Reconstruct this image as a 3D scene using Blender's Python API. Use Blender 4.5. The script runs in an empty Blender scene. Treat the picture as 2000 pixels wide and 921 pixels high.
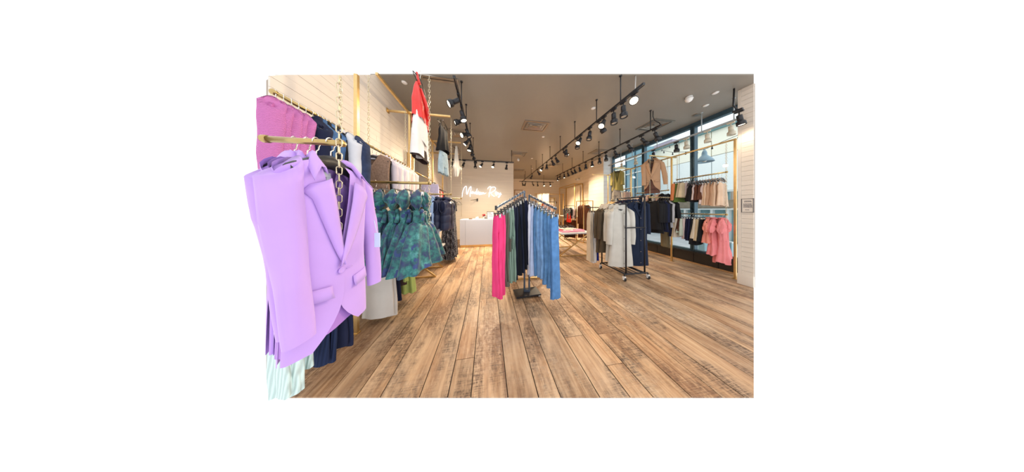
import bpy, math, random
from mathutils import Vector, Matrix, noise
R = math.radians
PI = math.pi
sc = bpy.context.scene
col = sc.collection

# ------------------------------------------------------------------ camera, sky, exposure
cam = bpy.data.cameras.new('camera'); cam_o = bpy.data.objects.new('camera', cam); col.objects.link(cam_o)
cam_o.location = (0, 0, 1.4)
cam_o.rotation_euler = (R(90), 0, -math.atan(47 / 290))
cam.sensor_fit = 'HORIZONTAL'; cam.sensor_width = 36; cam.lens = 290 / 2000 * 36
cam.shift_y = -52.5 / 2000; cam.clip_start = .02; cam.clip_end = 200
sc.camera = cam_o
w = bpy.data.worlds.new('overcast_sky'); sc.world = w; w.use_nodes = True
w.node_tree.nodes['Background'].inputs[0].default_value = (1, 1, 1, 1)
w.node_tree.nodes['Background'].inputs[1].default_value = 0.9
sc.view_settings.view_transform = 'Standard'; sc.view_settings.look = 'None'
sc.view_settings.exposure = 0.75; sc.view_settings.gamma = 1
LAMP = 1.0          # one dimmer for all the track lamps

# ------------------------------------------------------------------ materials
_m = {}
def M(name, c, rough=.6, metal=0, var=0, vs=8, bump=0, bs=60, spec=.5, sheen=0, emit=None, est=1, vstretch=(1, 1, 1), c2=None):
    if name in _m: return _m[name]
    m = bpy.data.materials.new(name); m.use_nodes = True; _m[name] = m
    nt = m.node_tree; b = nt.nodes['Principled BSDF']
    b.inputs['Base Color'].default_value = (*c, 1); b.inputs['Roughness'].default_value = rough
    b.inputs['Metallic'].default_value = metal; b.inputs['Specular IOR Level'].default_value = spec
    b.inputs['Sheen Weight'].default_value = sheen
    if emit:
        b.inputs['Emission Color'].default_value = (*emit, 1); b.inputs['Emission Strength'].default_value = est
    if var or bump:
        g = nt.nodes.new('ShaderNodeNewGeometry')
        mp = nt.nodes.new('ShaderNodeMapping'); mp.inputs['Scale'].default_value = vstretch
        nt.links.new(g.outputs['Position'], mp.inputs['Vector'])
    if var:
        n = nt.nodes.new('ShaderNodeTexNoise'); n.inputs['Scale'].default_value = vs; n.inputs['Detail'].default_value = 5
        nt.links.new(mp.outputs[0], n.inputs['Vector'])
        r = nt.nodes.new('ShaderNodeValToRGB'); r.color_ramp.elements[0].position = .32; r.color_ramp.elements[1].position = .68
        d = c2 if c2 else tuple(x * (1 - var) for x in c)
        r.color_ramp.elements[0].color = (*d, 1); r.color_ramp.elements[1].color = (*c, 1)
        nt.links.new(n.outputs['Fac'], r.inputs[0]); nt.links.new(r.outputs[0], b.inputs['Base Color'])
    if bump:
        n2 = nt.nodes.new('ShaderNodeTexNoise'); n2.inputs['Scale'].default_value = bs; n2.inputs['Detail'].default_value = 3
        nt.links.new(mp.outputs[0], n2.inputs['Vector'])
        bp = nt.nodes.new('ShaderNodeBump'); bp.inputs['Strength'].default_value = bump; bp.inputs['Distance'].default_value = .004
        nt.links.new(n2.outputs['Fac'], bp.inputs['Height']); nt.links.new(bp.outputs[0], b.inputs['Normal'])
    return m
def fab(name, c, var=.14, **k):
    k.setdefault('rough', .85); k.setdefault('spec', .2); k.setdefault('bump', .25); k.setdefault('bs', 45)
    return M('cloth_' + name, c, var=var, vs=k.pop('vs', 7), **k)

def wood_mat():
    m = bpy.data.materials.new('reclaimed_pine'); m.use_nodes = True; nt = m.node_tree; L = nt.links; b = nt.nodes['Principled BSDF']
    N = nt.nodes.new
    g = N('ShaderNodeNewGeometry'); oi = N('ShaderNodeObjectInfo')
    off = N('ShaderNodeVectorMath'); off.operation = 'SCALE'; off.inputs[0].default_value = (7, 31, 0)
    L.new(oi.outputs['Random'], off.inputs['Scale'])
    ad = N('ShaderNodeVectorMath'); ad.operation = 'ADD'; L.new(g.outputs['Position'], ad.inputs[0]); L.new(off.outputs[0], ad.inputs[1])
    def noise_(vec, scale, stretch, detail=6, rough=.6, dist=0):
        mp = N('ShaderNodeMapping'); mp.inputs['Scale'].default_value = stretch; L.new(vec, mp.inputs['Vector'])
        n = N('ShaderNodeTexNoise'); n.inputs['Scale'].default_value = scale; n.inputs['Detail'].default_value = detail; n.inputs['Roughness'].default_value = rough; n.inputs['Distortion'].default_value = dist
        L.new(mp.outputs[0], n.inputs['Vector']); return n.outputs['Fac']
    def ramp(f, stops):
        r = N('ShaderNodeValToRGB'); e = r.color_ramp.elements
        e[0].position, e[0].color = stops[0][0], (*stops[0][1], 1); e[1].position, e[1].color = stops[-1][0], (*stops[-1][1], 1)
        for p, c in stops[1:-1]: x = e.new(p); x.color = (*c, 1)
        L.new(f, r.inputs[0]); return r.outputs[0]
    def mr(f, a, b_, c, d):
        r = N('ShaderNodeMapRange'); r.inputs['From Min'].default_value = a; r.inputs['From Max'].default_value = b_; r.inputs['To Min'].default_value = c; r.inputs['To Max'].default_value = d
        L.new(f, r.inputs['Value']); return r.outputs[0]
    def mul(a, b_):
        x = N('ShaderNodeMath'); x.operation = 'MULTIPLY'; L.new(a, x.inputs[0]); L.new(b_, x.inputs[1]); return x.outputs[0]
    def mix(f, a, c):
        x = N('ShaderNodeMix'); x.data_type = 'RGBA'; L.new(f, x.inputs['Factor']); L.new(a, x.inputs['A'])
        if isinstance(c, tuple): x.inputs['B'].default_value = (*c, 1)
        else: L.new(c, x.inputs['B'])
        return x.outputs['Result']
    V = ad.outputs[0]
    grain = noise_(V, 1.0, (26, 1.6, 1), 10, .62, .9)
    tone = noise_(V, 1.0, (3.2, .8, 1), 5, .55)
    base = ramp(grain, [(.30, (.17, .075, .03)), (.44, (.33, .175, .08)), (.56, (.45, .27, .14)), (.72, (.55, .37, .215))])
    base = mix(mr(tone, .42, .62, 0, .55), base, (.60, .42, .265))
    # dark weathering, mottled and drawn out along the grain
    st = ramp(noise_(V, 1.0, (3.4, 1.25, 1), 8, .62, .3), [(.44, (0, 0, 0)), (.57, (1, 1, 1))])
    mott = mr(noise_(V, 1.0, (44, 17, 1), 6, .7), .36, .56, .2, 1)
    saw = mr(noise_(V, 1.0, (5, 120, 1), 3), .40, .58, .45, 1)
    col_ = mix(mul(mul(st, mott), saw), base, (.075, .040, .024))
    br = ramp(noise_(V, 1.0, (1.9, .9, 1), 4, .5), [(.50, (0, 0, 0)), (.70, (.55, .55, .55))])
    col_ = mix(mul(br, mott), col_, (.25, .105, .042))
    # broad pale wear shared by neighbouring boards, and nail holes
    wear = ramp(noise_(g.outputs['Position'], 1.0, (.9, .9, 1), 7, .6), [(.46, (0, 0, 0)), (.72, (.5, .5, .5))])
    col_ = mix(mul(wear, mr(noise_(V, 1.0, (18, 30, 1), 5, .7), .40, .62, .2, 1)), col_, (.64, .52, .39))
    vo = N('ShaderNodeTexVoronoi'); vo.inputs['Scale'].default_value = 2.6; L.new(V, vo.inputs['Vector'])
    col_ = mix(ramp(vo.outputs['Distance'], [(.018, (1, 1, 1)), (.026, (0, 0, 0))]), col_, (.03, .018, .012))
    hs = N('ShaderNodeHueSaturation'); L.new(mr(oi.outputs['Random'], 0, 1, .88, 1.2), hs.inputs['Value']); L.new(col_, hs.inputs['Color']); hs.inputs['Saturation'].default_value = .98
    L.new(hs.outputs[0], b.inputs['Base Color'])
    L.new(mr(mott, 0, 1, .40, .58), b.inputs['Roughness'])
    bp = N('ShaderNodeBump'); bp.inputs['Strength'].default_value = .3; bp.inputs['Distance'].default_value = .004
    L.new(grain, bp.inputs['Height']); L.new(bp.outputs[0], b.inputs['Normal'])
    return m

def floral_mat():
    m = bpy.data.materials.new('teal_floral_organza'); m.use_nodes = True; nt = m.node_tree; L = nt.links; b = nt.nodes['Principled BSDF']; N = nt.nodes.new
    g = N('ShaderNodeNewGeometry')
    n = N('ShaderNodeTexNoise'); n.inputs['Scale'].default_value = 13; n.inputs['Detail'].default_value = 8; n.inputs['Roughness'].default_value = .62; n.inputs['Distortion'].default_value = .35
    L.new(g.outputs['Position'], n.inputs['Vector'])
    r = N('ShaderNodeValToRGB'); e = r.color_ramp.elements
    e[0].position = .36; e[0].color = (.010, .022, .10, 1); e[1].position = .66; e[1].color = (.075, .27, .275, 1)
    x = e.new(.45); x.color = (.010, .055, .095, 1)
    x = e.new(.50); x.color = (.012, .115, .12, 1)
    x = e.new(.58); x.color = (.024, .18, .17, 1)
    L.new(n.outputs['Fac'], r.inputs[0])
    v = N('ShaderNodeTexVoronoi'); v.inputs['Scale'].default_value = 9; L.new(g.outputs['Position'], v.inputs['Vector'])
    v2 = N('ShaderNodeTexNoise'); v2.inputs['Scale'].default_value = 34; v2.inputs['Detail'].default_value = 3; L.new(g.outputs['Position'], v2.inputs['Vector'])
    ad = N('ShaderNodeMath'); ad.operation = 'MULTIPLY_ADD'; ad.inputs[1].default_value = .9; L.new(v2.outputs['Fac'], ad.inputs[0]); L.new(v.outputs['Distance'], ad.inputs[2])
    r2 = N('ShaderNodeValToRGB'); r2.color_ramp.elements[0].position = .66; r2.color_ramp.elements[0].color = (1, 1, 1, 1); r2.color_ramp.elements[1].position = .74; r2.color_ramp.elements[1].color = (0, 0, 0, 1)
    L.new(ad.outputs[0], r2.inputs[0])
    mx = N('ShaderNodeMix'); mx.data_type = 'RGBA'; L.new(r2.outputs[0], mx.inputs['Factor']); L.new(r.outputs[0], mx.inputs['A']); mx.inputs['B'].default_value = (.018, .045, .17, 1)
    L.new(mx.outputs['Result'], b.inputs['Base Color']); b.inputs['Roughness'].default_value = .5; b.inputs['Sheen Weight'].default_value = .25
    return m

def dots_mat():
    m = bpy.data.materials.new('black_dotted_chiffon'); m.use_nodes = True; nt = m.node_tree; L = nt.links; b = nt.nodes['Principled BSDF']; N = nt.nodes.new
    g = N('ShaderNodeNewGeometry'); v = N('ShaderNodeTexVoronoi'); v.inputs['Scale'].default_value = 52; v.inputs['Randomness'].default_value = .35
    L.new(g.outputs['Position'], v.inputs['Vector'])
    r = N('ShaderNodeValToRGB'); r.color_ramp.elements[0].position = .26; r.color_ramp.elements[0].color = (.6, .6, .65, 1); r.color_ramp.elements[1].position = .31; r.color_ramp.elements[1].color = (.012, .013, .022, 1)
    L.new(v.outputs['Distance'], r.inputs[0]); L.new(r.outputs[0], b.inputs['Base Color']); b.inputs['Roughness'].default_value = .8
    return m

def knit_mat(name, c, scale=48, rot=0.6):
    m = bpy.data.materials.new('knit_' + name); m.use_nodes = True; nt = m.node_tree; L = nt.links; b = nt.nodes['Principled BSDF']; N = nt.nodes.new
    g = N('ShaderNodeNewGeometry'); mp = N('ShaderNodeMapping'); mp.inputs['Rotation'].default_value = (0, rot, 0); L.new(g.outputs['Position'], mp.inputs['Vector'])
    wv = N('ShaderNodeTexWave'); wv.inputs['Scale'].default_value = scale * .5; wv.inputs['Distortion'].default_value = .8; wv.inputs['Detail'].default_value = 2; wv.bands_direction = 'Z'
    L.new(mp.outputs[0], wv.inputs['Vector'])
    r = N('ShaderNodeValToRGB'); r.color_ramp.elements[0].color = (*[x * .74 for x in c], 1); r.color_ramp.elements[1].color = (*c, 1); r.color_ramp.elements[1].position = .6
    L.new(wv.outputs['Fac'], r.inputs[0]); L.new(r.outputs[0], b.inputs['Base Color'])
    bp = N('ShaderNodeBump'); bp.inputs['Strength'].default_value = .7; bp.inputs['Distance'].default_value = .006; L.new(wv.outputs['Fac'], bp.inputs['Height']); L.new(bp.outputs[0], b.inputs['Normal'])
    b.inputs['Roughness'].default_value = .95; b.inputs['Specular IOR Level'].default_value = .1
    return m

def glass_mat():
    m = bpy.data.materials.new('clear_glazing'); m.use_nodes = True; nt = m.node_tree; L = nt.links; N = nt.nodes.new
    nt.nodes.remove(nt.nodes['Principled BSDF'])
    t = N('ShaderNodeBsdfTransparent'); t.inputs[0].default_value = (.93, .98, .985, 1)
    gl = N('ShaderNodeBsdfGlossy'); gl.inputs['Roughness'].default_value = .02
    fr = N('ShaderNodeFresnel'); fr.inputs['IOR'].default_value = 1.45
    ge = N('ShaderNodeNewGeometry'); sb = N('ShaderNodeMath'); sb.operation = 'SUBTRACT'; sb.use_clamp = True     # reflect at the outer faces only
    L.new(fr.outputs[0], sb.inputs[0]); L.new(ge.outputs['Backfacing'], sb.inputs[1])
    mx = N('ShaderNodeMixShader'); L.new(sb.outputs[0], mx.inputs[0]); L.new(t.outputs[0], mx.inputs[1]); L.new(gl.outputs[0], mx.inputs[2])
    L.new(mx.outputs[0], nt.nodes['Material Output'].inputs[0])
    return m
WOOD = wood_mat(); FLORAL = floral_mat(); DOTS = dots_mat(); GLASS = glass_mat()
CREAM = M('painted_boards', (.71, .635, .55), .5, var=.06, vs=3, vstretch=(1, .4, 6))
CREAMB = M('painted_boards_sign', (.84, .76, .64), .55, var=.08, vs=2.2, vstretch=(.4, 1, 6))
DAYLITP = M('painted_boards_daylit_tone', (.80, .78, .75), .5, var=.05, vs=3)
WARMP = M('painted_wall_warm', (.80, .70, .56), .6, var=.04, vs=2)
GAP = M('board_joint', (.36, .30, .25), .9); GAPL = M('board_joint_pale', (.70, .62, .51), .9)
CEIL = M('taupe_ceiling', (.265, .24, .205), .33, var=.05, vs=.8)
GOLD = M('brushed_gold', (.72, .50, .22), .32, .9, var=.12, vs=20)
BRASS = M('aged_brass_pipe', (.50, .36, .15), .3, .92, var=.15, vs=15)
CHROME = M('chrome_wire', (.75, .74, .7), .2, 1)
CHAINM = M('antique_brass_chain', (.62, .54, .38), .3, .95)
BLACK = M('black_plastic', (.016, .016, .018), .35)
BLACKM = M('black_metal', (.02, .021, .025), .4, .3)
RACKM = M('gunmetal_tube', (.085, .11, .155), .4, .5)
GLARELAMP = M('glare_pale_lamp_housing', (.62, .58, .46), .4)  # window glare on dark lamp housings, put into their colour
GLARETRACK = M('glare_pale_track', (.40, .46, .50), .4)  # daylight haze over the dark window track, put into its colour
STEEL = M('brushed_steel', (.55, .53, .5), .3, .9)
LENS_ON = M('lit_lamp_lens', (1, .9, .7), .4, emit=(1, .83, .58), est=5)
LENS_OFF = M('unlit_lamp_lens', (.55, .5, .42), .25, .4)
WHITE = M('white_plastic', (.8, .79, .77), .4)
COUNTER = M('white_lacquer', (.50, .545, .66), .35)
MIRROR = M('mirror_glass', (.55, .54, .52), .04, 1)
SCREEN = M('dark_screen', (.10, .09, .085), .08, spec=.8)
DARKWOOD = M('dark_espresso_panel', (.022, .017, .014), .35)
PAPER = M('printed_card', (.75, .75, .82), .7)
INK = M('ink', (.03, .03, .06), .6)
DARKFRAME = M('dark_window_frame', (.05, .10, .14), .4, .4)

# ------------------------------------------------------------------ mesh builder
class MB:
    def __init__(s): s.v = []; s.f = []; s.sm = []
    def add(s, vs, fs, smooth=False):
        b = len(s.v); s.v += [tuple(v) for v in vs]; s.f += [tuple(i + b for i in f) for f in fs]; s.sm += [smooth] * len(fs)
    def box(s, c, d, rot=None):
        x, y, z = d[0] / 2, d[1] / 2, d[2] / 2; c = Vector(c)
        vs = [Vector(p) for p in ((-x, -y, -z), (x, -y, -z), (x, y, -z), (-x, y, -z), (-x, -y, z), (x, -y, z), (x, y, z), (-x, y, z))]
        if rot is not None: vs = [rot @ v for v in vs]
        s.add([c + v for v in vs], [(0, 3, 2, 1), (4, 5, 6, 7), (0, 1, 5, 4), (1, 2, 6, 5), (2, 3, 7, 6), (3, 0, 4, 7)]); return s
    def beam(s, a, b, wd, ht=None):
        a, b = Vector(a), Vector(b); d = b - a; q = d.to_track_quat('Y', 'Z').to_matrix()
        return s.box((a + b) / 2, (wd, d.length, ht or wd), q)
    def loft(s, rings, cap0=True, cap1=True, closed=False, smooth=True):
        n = len(rings[0]); m = len(rings); vs = [p for r in rings for p in r]; fs = []
        for i in range(m if closed else m - 1):
            for j in range(n):
                k = (j + 1) % n; i2 = (i + 1) % m
                fs.append((i * n + j, i * n + k, i2 * n + k, i2 * n + j))
        if not closed:
            if cap0: fs.append(tuple(reversed(range(n))))
            if cap1: fs.append(tuple((m - 1) * n + j for j in range(n)))
        s.add(vs, fs, smooth); return s
    def tube(s, pts, r, n=8, closed=False, flat=1.0, up=None, caps=True):
        pts = [Vector(p) for p in pts]; rings = []; m = len(pts)
        rr = r if hasattr(r, '__len__') else [r] * m
        prev = None
        for i, p in enumerate(pts):
            if closed: t = pts[(i + 1) % m] - pts[i - 1]
            else: t = pts[min(i + 1, m - 1)] - pts[max(i - 1, 0)]
            t = t.normalized() if t.length > 1e-9 else Vector((0, 0, 1))
            if prev is None:
                u = Vector(up) if up is not None else (Vector((0, 0, 1)) if abs(t.z) < .9 else Vector((0, 1, 0)))
            else: u = prev
            u = (u - t * u.dot(t)); u = u.normalized() if u.length > 1e-6 else t.orthogonal().normalized()
            prev = u; v = t.cross(u)
            rings.append([p + rr[i] * (math.cos(2 * PI * j / n) * v + flat * math.sin(2 * PI * j / n) * u) for j in range(n)])
        return s.loft(rings, caps, caps, closed)
    def lathe(s, prof, n=16, c=(0, 0, 0), mat=None, cap=True):
        c = Vector(c); rings = []
        for r, z in prof:
            ring = [Vector((r * math.cos(2 * PI * j / n), r * math.sin(2 * PI * j / n), z)) for j in range(n)]
            rings.append([c + (mat @ p if mat is not None else p) for p in ring])
        return s.loft(rings, cap, cap)
    def sphere(s, c, r, n=12, m=8):
        r3 = r if hasattr(r, '__len__') else (r, r, r)
        rings = [[Vector(c) + Vector((r3[0] * math.sin(PI * (i + .02) / (m + .04)) * math.cos(2 * PI * j / n), r3[1] * math.sin(PI * (i + .02) / (m + .04)) * math.sin(2 * PI * j / n), -r3[2] * math.cos(PI * (i + .02) / (m + .04)))) for j in range(n)] for i in range(m + 1)]
        return s.loft(rings)
    def prism(s, poly, axis, d0, d1):
        def P(p, d): return {'x': (d, p[0], p[1]), 'y': (p[0], d, p[1]), 'z': (p[0], p[1], d)}[axis]
        n = len(poly); vs = [P(p, d0) for p in poly] + [P(p, d1) for p in poly]
        fs = [tuple(range(n)), tuple(reversed(range(n, 2 * n)))] + [(i, i + n, (i + 1) % n + n, (i + 1) % n) for i in range(n)]
        s.add(vs, fs); return s
    def mesh(s, name, mat):
        me = bpy.data.meshes.new(name); me.from_pydata([tuple(v) for v in s.v], [], s.f)
        me.polygons.foreach_set('use_smooth', s.sm); me.materials.append(mat)
        me.update(); return me

def obj(name, mesh, parent=None, loc=None, rotz=0, label=None, cat=None, group=None, kind=None, rot=None):
    o = bpy.data.objects.new(name, mesh); col.objects.link(o)
    if parent: o.parent = parent
    if loc is not None: o.location = loc
    if rot is not None: o.rotation_euler = rot
    elif rotz: o.rotation_euler = (0, 0, rotz)
    if label: o['label'] = label
    if cat: o['category'] = cat
    if group: o['group'] = group
    if kind: o['kind'] = kind
    return o
def part(name, mb, mat, parent=None, **k): return obj(name, mb.mesh(name, mat), parent, **k)
def empty(name, loc, rotz=0, **k): return obj(name, None, None, loc, rotz, **k)
ORD = ['first', 'second', 'third', 'fourth', 'fifth', 'sixth', 'seventh', 'eighth', 'ninth', 'tenth', 'eleventh', 'twelfth', 'thirteenth', 'fourteenth', 'fifteenth', 'sixteenth']
unit = MB().box((0, 0, 0), (1, 1, 1)).mesh
_unit = {}
def ubox(name, c, d, mat, parent=None, **k):        # boxes that share one mesh per material
    key = (name, mat.name)
    if key not in _unit: _unit[key] = MB().box((0, 0, 0), (1, 1, 1)).mesh(name, mat)
    o = obj(name, _unit[key], parent, c, **k); o.scale = d; return o

# ------------------------------------------------------------------ extent of the built room: what the picture shows of it
H = 3.64
SN, CN = math.sin(math.atan(47 / 290)), math.cos(math.atan(47 / 290))
def floor_near(x): return max((1.106 - x * SN) / CN, -.861 * x, .411 * x)
def ceil_near(x): return max((2.479 - x * SN) / CN, -.861 * x, .411 * x)
WL, WR = -1.84, 5.3

# floor ------------------------------------------------------------
fl = MB()
CORNERS = (1.9553, -1.6028, 4.3826)
xs = sorted([-1.94 + i * (5.62 + 1.94) / 38 for i in range(39)] + list(CORNERS[:2]))
vs = []; fs = []
for x in xs: vs += [(x, floor_near(x) + .004, -.008), (x, 10.95, -.008), (x, floor_near(x) + .004, -.010), (x, 10.95, -.010)]
for i in range(40):
    a = i * 4; b = a + 4
    fs += [(a, b, b + 1, a + 1), (a + 2, a + 3, b + 3, b + 2), (a, a + 2, b + 2, b)]
fl.add(vs, fs)
floor = part('floor', fl, M('subfloor', (.03, .018, .01), .9), kind='structure')
edges = [-1.186, -.971, -.794, -.504, -.297, -.126, .147, .373, .536, .824, 1.047, 1.216, 1.499, 1.721]
k = 0
while edges[-1] < 5.5: edges.append(edges[-1] + (.168, .285, .222)[k % 3]); k += 1
k = 0
while edges[0] > -1.85: edges.insert(0, edges[0] - (.285, .172, .218)[k % 3]); k += 1
rnd = random.Random(4)
known = {(-.297): [1.444], (1.216): [1.485], (1.047): [1.175], (.147): [4.3], (.536): [3.6]}
for i in range(len(edges) - 1):
    x0, x1 = edges[i] + .0038, edges[i + 1] - .0038
    y0 = max(floor_near(x0), floor_near(x1))
    js = [j for kx, v in known.items() if abs(kx - edges[i]) < .01 for j in v]
    y = (js[-1] if js else min(floor_near(x0), floor_near(x1)) + rnd.uniform(.4, 3.0)); 
    if not js: js = [y]
    while y < 10.2:
        y += rnd.uniform(1.8, 3.6); js.append(y)
    js = [j for j in js if j > y0 + .12 and j < 10.4]
    cuts = [None] + js + [10.85]
    for a, b in zip(cuts[:-1], cuts[1:]):
        za = rnd.uniform(-.0015, .0015)
        mb = MB()
        nx = sorted([x0, x1] + [q for q in CORNERS[:2] if x0 < q < x1])
        na = [floor_near(x) for x in nx] if a is None else [a + .002] * len(nx)
        poly = list(zip(nx, na)) + [(x1, b - .002), (x0, b - .002)]
        mb.prism(poly, 'z', za, -.007)
        part('plank', mb, WOOD, floor)

# ceiling ----------------------------------------------------------
cm = MB(); vs = []; fs = []
xs = sorted([-1.94 + i * (5.5 + 1.94) / 39 for i in range(40)] + [CORNERS[2]])
for x in xs: vs += [(x, ceil_near(x), H), (x, 10.95, H), (x, ceil_near(x), H + .02), (x, 10.95, H + .02)]
for i in range(40):
    a = i * 4; b = a + 4
    fs += [(a, a + 1, b + 1, b), (a + 2, b + 2, b + 3, a + 3), (a, b, b + 2, a + 2)]
cm.add(vs, fs); part('ceiling', cm, CEIL, kind='structure')

# walls ------------------------------------------------------------
def left_start(z):                                      # where the left wall comes into the picture at height z
    d = 290 * (z - 1.4) / 262
    return max(1.585, (d + 1.84 * SN) / CN) if z > 1.4 else 1.585
mb = MB()
zs = [0, .9] + [1.4 + i * .1 for i in range(22)] + [H]
poly = [(left_start(z) + .003, z) for z in zs] + [(7.19, H), (7.19, 0)]
mb.prism(poly, 'x', WL - .03, WL - .014)
wl = part('wall_left', mb, GAP, kind='structure')
rnd = random.Random(11)
bh = .0875
for i in range(42):
    z0 = i * bh; z1 = min(z0 + bh - .0022, H)
    if z1 - z0 < .02: continue
    ya0, ya1 = left_start(z0), left_start(z1)
    cut = sorted([rnd.uniform(2.6, 4.2), rnd.uniform(4.6, 6.6)])
    cut = [c for c in cut if c > ya1 + .15]
    st = None
    for e in cut + [7.19]:
        pr = rnd.uniform(0, .002)
        if st is None:
            part('board', MB().prism([(ya0, z0), (e - .0015, z0), (e - .0015, z1), (ya1, z1)], 'x', WL - .014, WL + pr), CREAM, wl)
        else:
            ubox('board', (WL - .007 + pr / 2, (st + e) / 2, (z0 + z1) / 2), (.014 + pr, e - st - .003, z1 - z0), CREAM, wl)
        st = e
# the wall with the neon sign
mb = MB().box(((WL - .1 + 1.24) / 2, 7.19 + .1, H / 2), (1.24 - WL + .1, .17, H))
wb = part('wall_back', mb, GAPL, kind='structure')
for i in range(21):
    z0 = i * .1734; z1 = z0 + .1734 - .0022
    cut = sorted([rnd.uniform(-1.4, -.3), rnd.uniform(.0, 1.0)])
    st = WL
    for e in cut + [1.24]:
        pr = rnd.uniform(.008, .010)
        ubox('board', ((st + e) / 2, 7.205 - pr / 2, (z0 + z1) / 2), (e - st - .003, pr, z1 - z0), CREAMB, wb); st = e
part('wall_passage', MB().box((1.17, 9.14, H / 2), (.14, 3.6, H)), WARMP, kind='structure')
def boarded(axis, a0, a1, at, face, rows, mat, name, thick=.14):
    """a wall whose boards are too far off to pick apart: one mesh of proud boards on a slab"""
    h = H / rows; mb = MB(); sl = MB()
    for i in range(rows):
        z = (i + .5) * h
        if axis == 'x': mb.box(((a0 + a1) / 2, at + face * .006, z), (a1 - a0, .012, h - .006))
        else: mb.box((at + face * .006, (a0 + a1) / 2, z), (.012, a1 - a0, h - .006))
    if axis == 'x': sl.box(((a0 + a1) / 2, at - face * thick / 2, H / 2), (a1 - a0, thick, H))
    else: sl.box((at - face * thick / 2, (a0 + a1) / 2, H / 2), (thick, a1 - a0, H))
    wo = part(name, sl, GAP, kind='structure')
    part('cladding', mb, mat, wo, kind='stuff'); return wo
boarded('x', 1.1, 5.7, 10.8, -1, 21, WARMP, 'wall_far')
boarded('y', 6.6, 10.8, 5.5, -1, 21, WARMP, 'wall_right_far')
# pilaster between the window and the back room
pil = part('wall_pilaster', MB().box((5.165, 6.14, H / 2), (.51, .94, H)), GAP, kind='structure')
for i in range(21):
    z = (i + .5) * .1734
    ubox('board', (5.155, 5.662, z), (.53, .014, .1734 - .005), DAYLITP, pil)  # front takes a daylight tone in its colour, side a lamplit warm one
    ubox('side_board', (4.902, 6.137, z), (.014, .96, .1734 - .005), WARMP, pil)
# stub of wall at the right edge, boarded, with its corner trim and baseboard
wr = part('wall_right', MB().box((4.697, 2.005, H / 2), (.012, .17, H)), GAP, kind='structure')
for i in range(42):
    z0 = max(i * bh, .19); z1 = min(i * bh + bh - .003, H)
    if z1 - z0 < .02: continue
    pr = rnd.uniform(0, .003)
    ubox('board', (4.684 - pr / 2, 1.988, (z0 + z1) / 2), (.014 + pr, .13, z1 - z0), CREAM, wr)
part('trim_corner', MB().box((4.69, 2.073, H / 2 + .09), (.045, .036, H - .19)), CREAM, kind='structure')
part('baseboard_right', MB().box((4.676, 2.007, .095), (.035, .175, .19)).box((4.68, 2.007, .196), (.026, .17, .012)), CREAM, kind='structure')

# shop window ---------------------------------------------------------
bw = part('wall_window_base', MB().box((5.34, 3.945, .14), (.12, 3.45, .28)), DARKWOOD, kind='structure')
for i, y in enumerate((2.22, 2.64, 3.06, 3.48, 3.9, 4.32, 4.74, 5.16)):
    ubox('panel', (5.275, y + .2, .14), (.014, .41, .27), DARKWOOD, bw)
part('trim_window_sill', MB().box((5.30, 3.945, .295), (.18, 3.45, .03)), BLACKM, kind='structure')
part('trim_shoe', MB().box((5.255, 3.9, .012), (.03, 3.5, .024)), M('bare_pine_strip', (.45, .24, .1), .5), kind='structure')
part('wall_window_head', MB().box((5.34, 3.945, H - .035), (.12, 3.45, .07)), DARKFRAME, kind='structure')
for n, (y0, y1) in enumerate(((2.26, 3.05), (3.11, 4.30), (4.36, 5.6))):
    wn = empty('window_%d' % (n + 1), (5.33, (y0 + y1) / 2, .31), kind='structure')
    yl = y1 - y0
    fr = MB()
    for s in (-1, 1): fr.box((0, s * (yl / 2 + .012), 1.63), (.11, .05, 3.26))
    fr.box((0, 0, .02), (.11, yl, .04)).box((0, 0, 3.24), (.11, yl, .04))
    part('frame', fr, DARKFRAME, wn)
    part('pane', MB().box((.01, 0, 1.63), (.008, yl - .03, 3.2)), GLASS, wn)

# ------------------------------------------------------------------ tracks and spotlights
TZ = 3.19
def track(name, a, b, mat, rods, label, z=TZ):
    A, B = Vector(a), Vector(b); t = empty(name, ((A + B) / 2), label=label, cat='lighting track'); c = (A + B) / 2
    part('rail', MB().beam(A - c, B - c, .034, .034), mat, t)
    rail_n = (B - A).normalized()
    mb = MB()
    for s in (-1, 1): mb.beam(A - c + Vector((-rail_n.y, rail_n.x, 0)) * s * .012 + Vector((0, 0, -.018)), B - c + Vector((-rail_n.y, rail_n.x, 0)) * s * .012 + Vector((0, 0, -.018)), .004, .006)
    part('conductor_strip', mb, STEEL, t)
    for r in rods:
        p = Vector((r[0], r[1], 0)) - Vector((c.x, c.y, 0))
        part('rod', MB().tube([p + Vector((0, 0, .016)), p + Vector((0, 0, H - z))], .009, 8).lathe([(.022, H - z - .012), (.022, H - z)], 10, (p.x, p.y, 0)), mat, t)
    return t
_sp = {}
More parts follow.
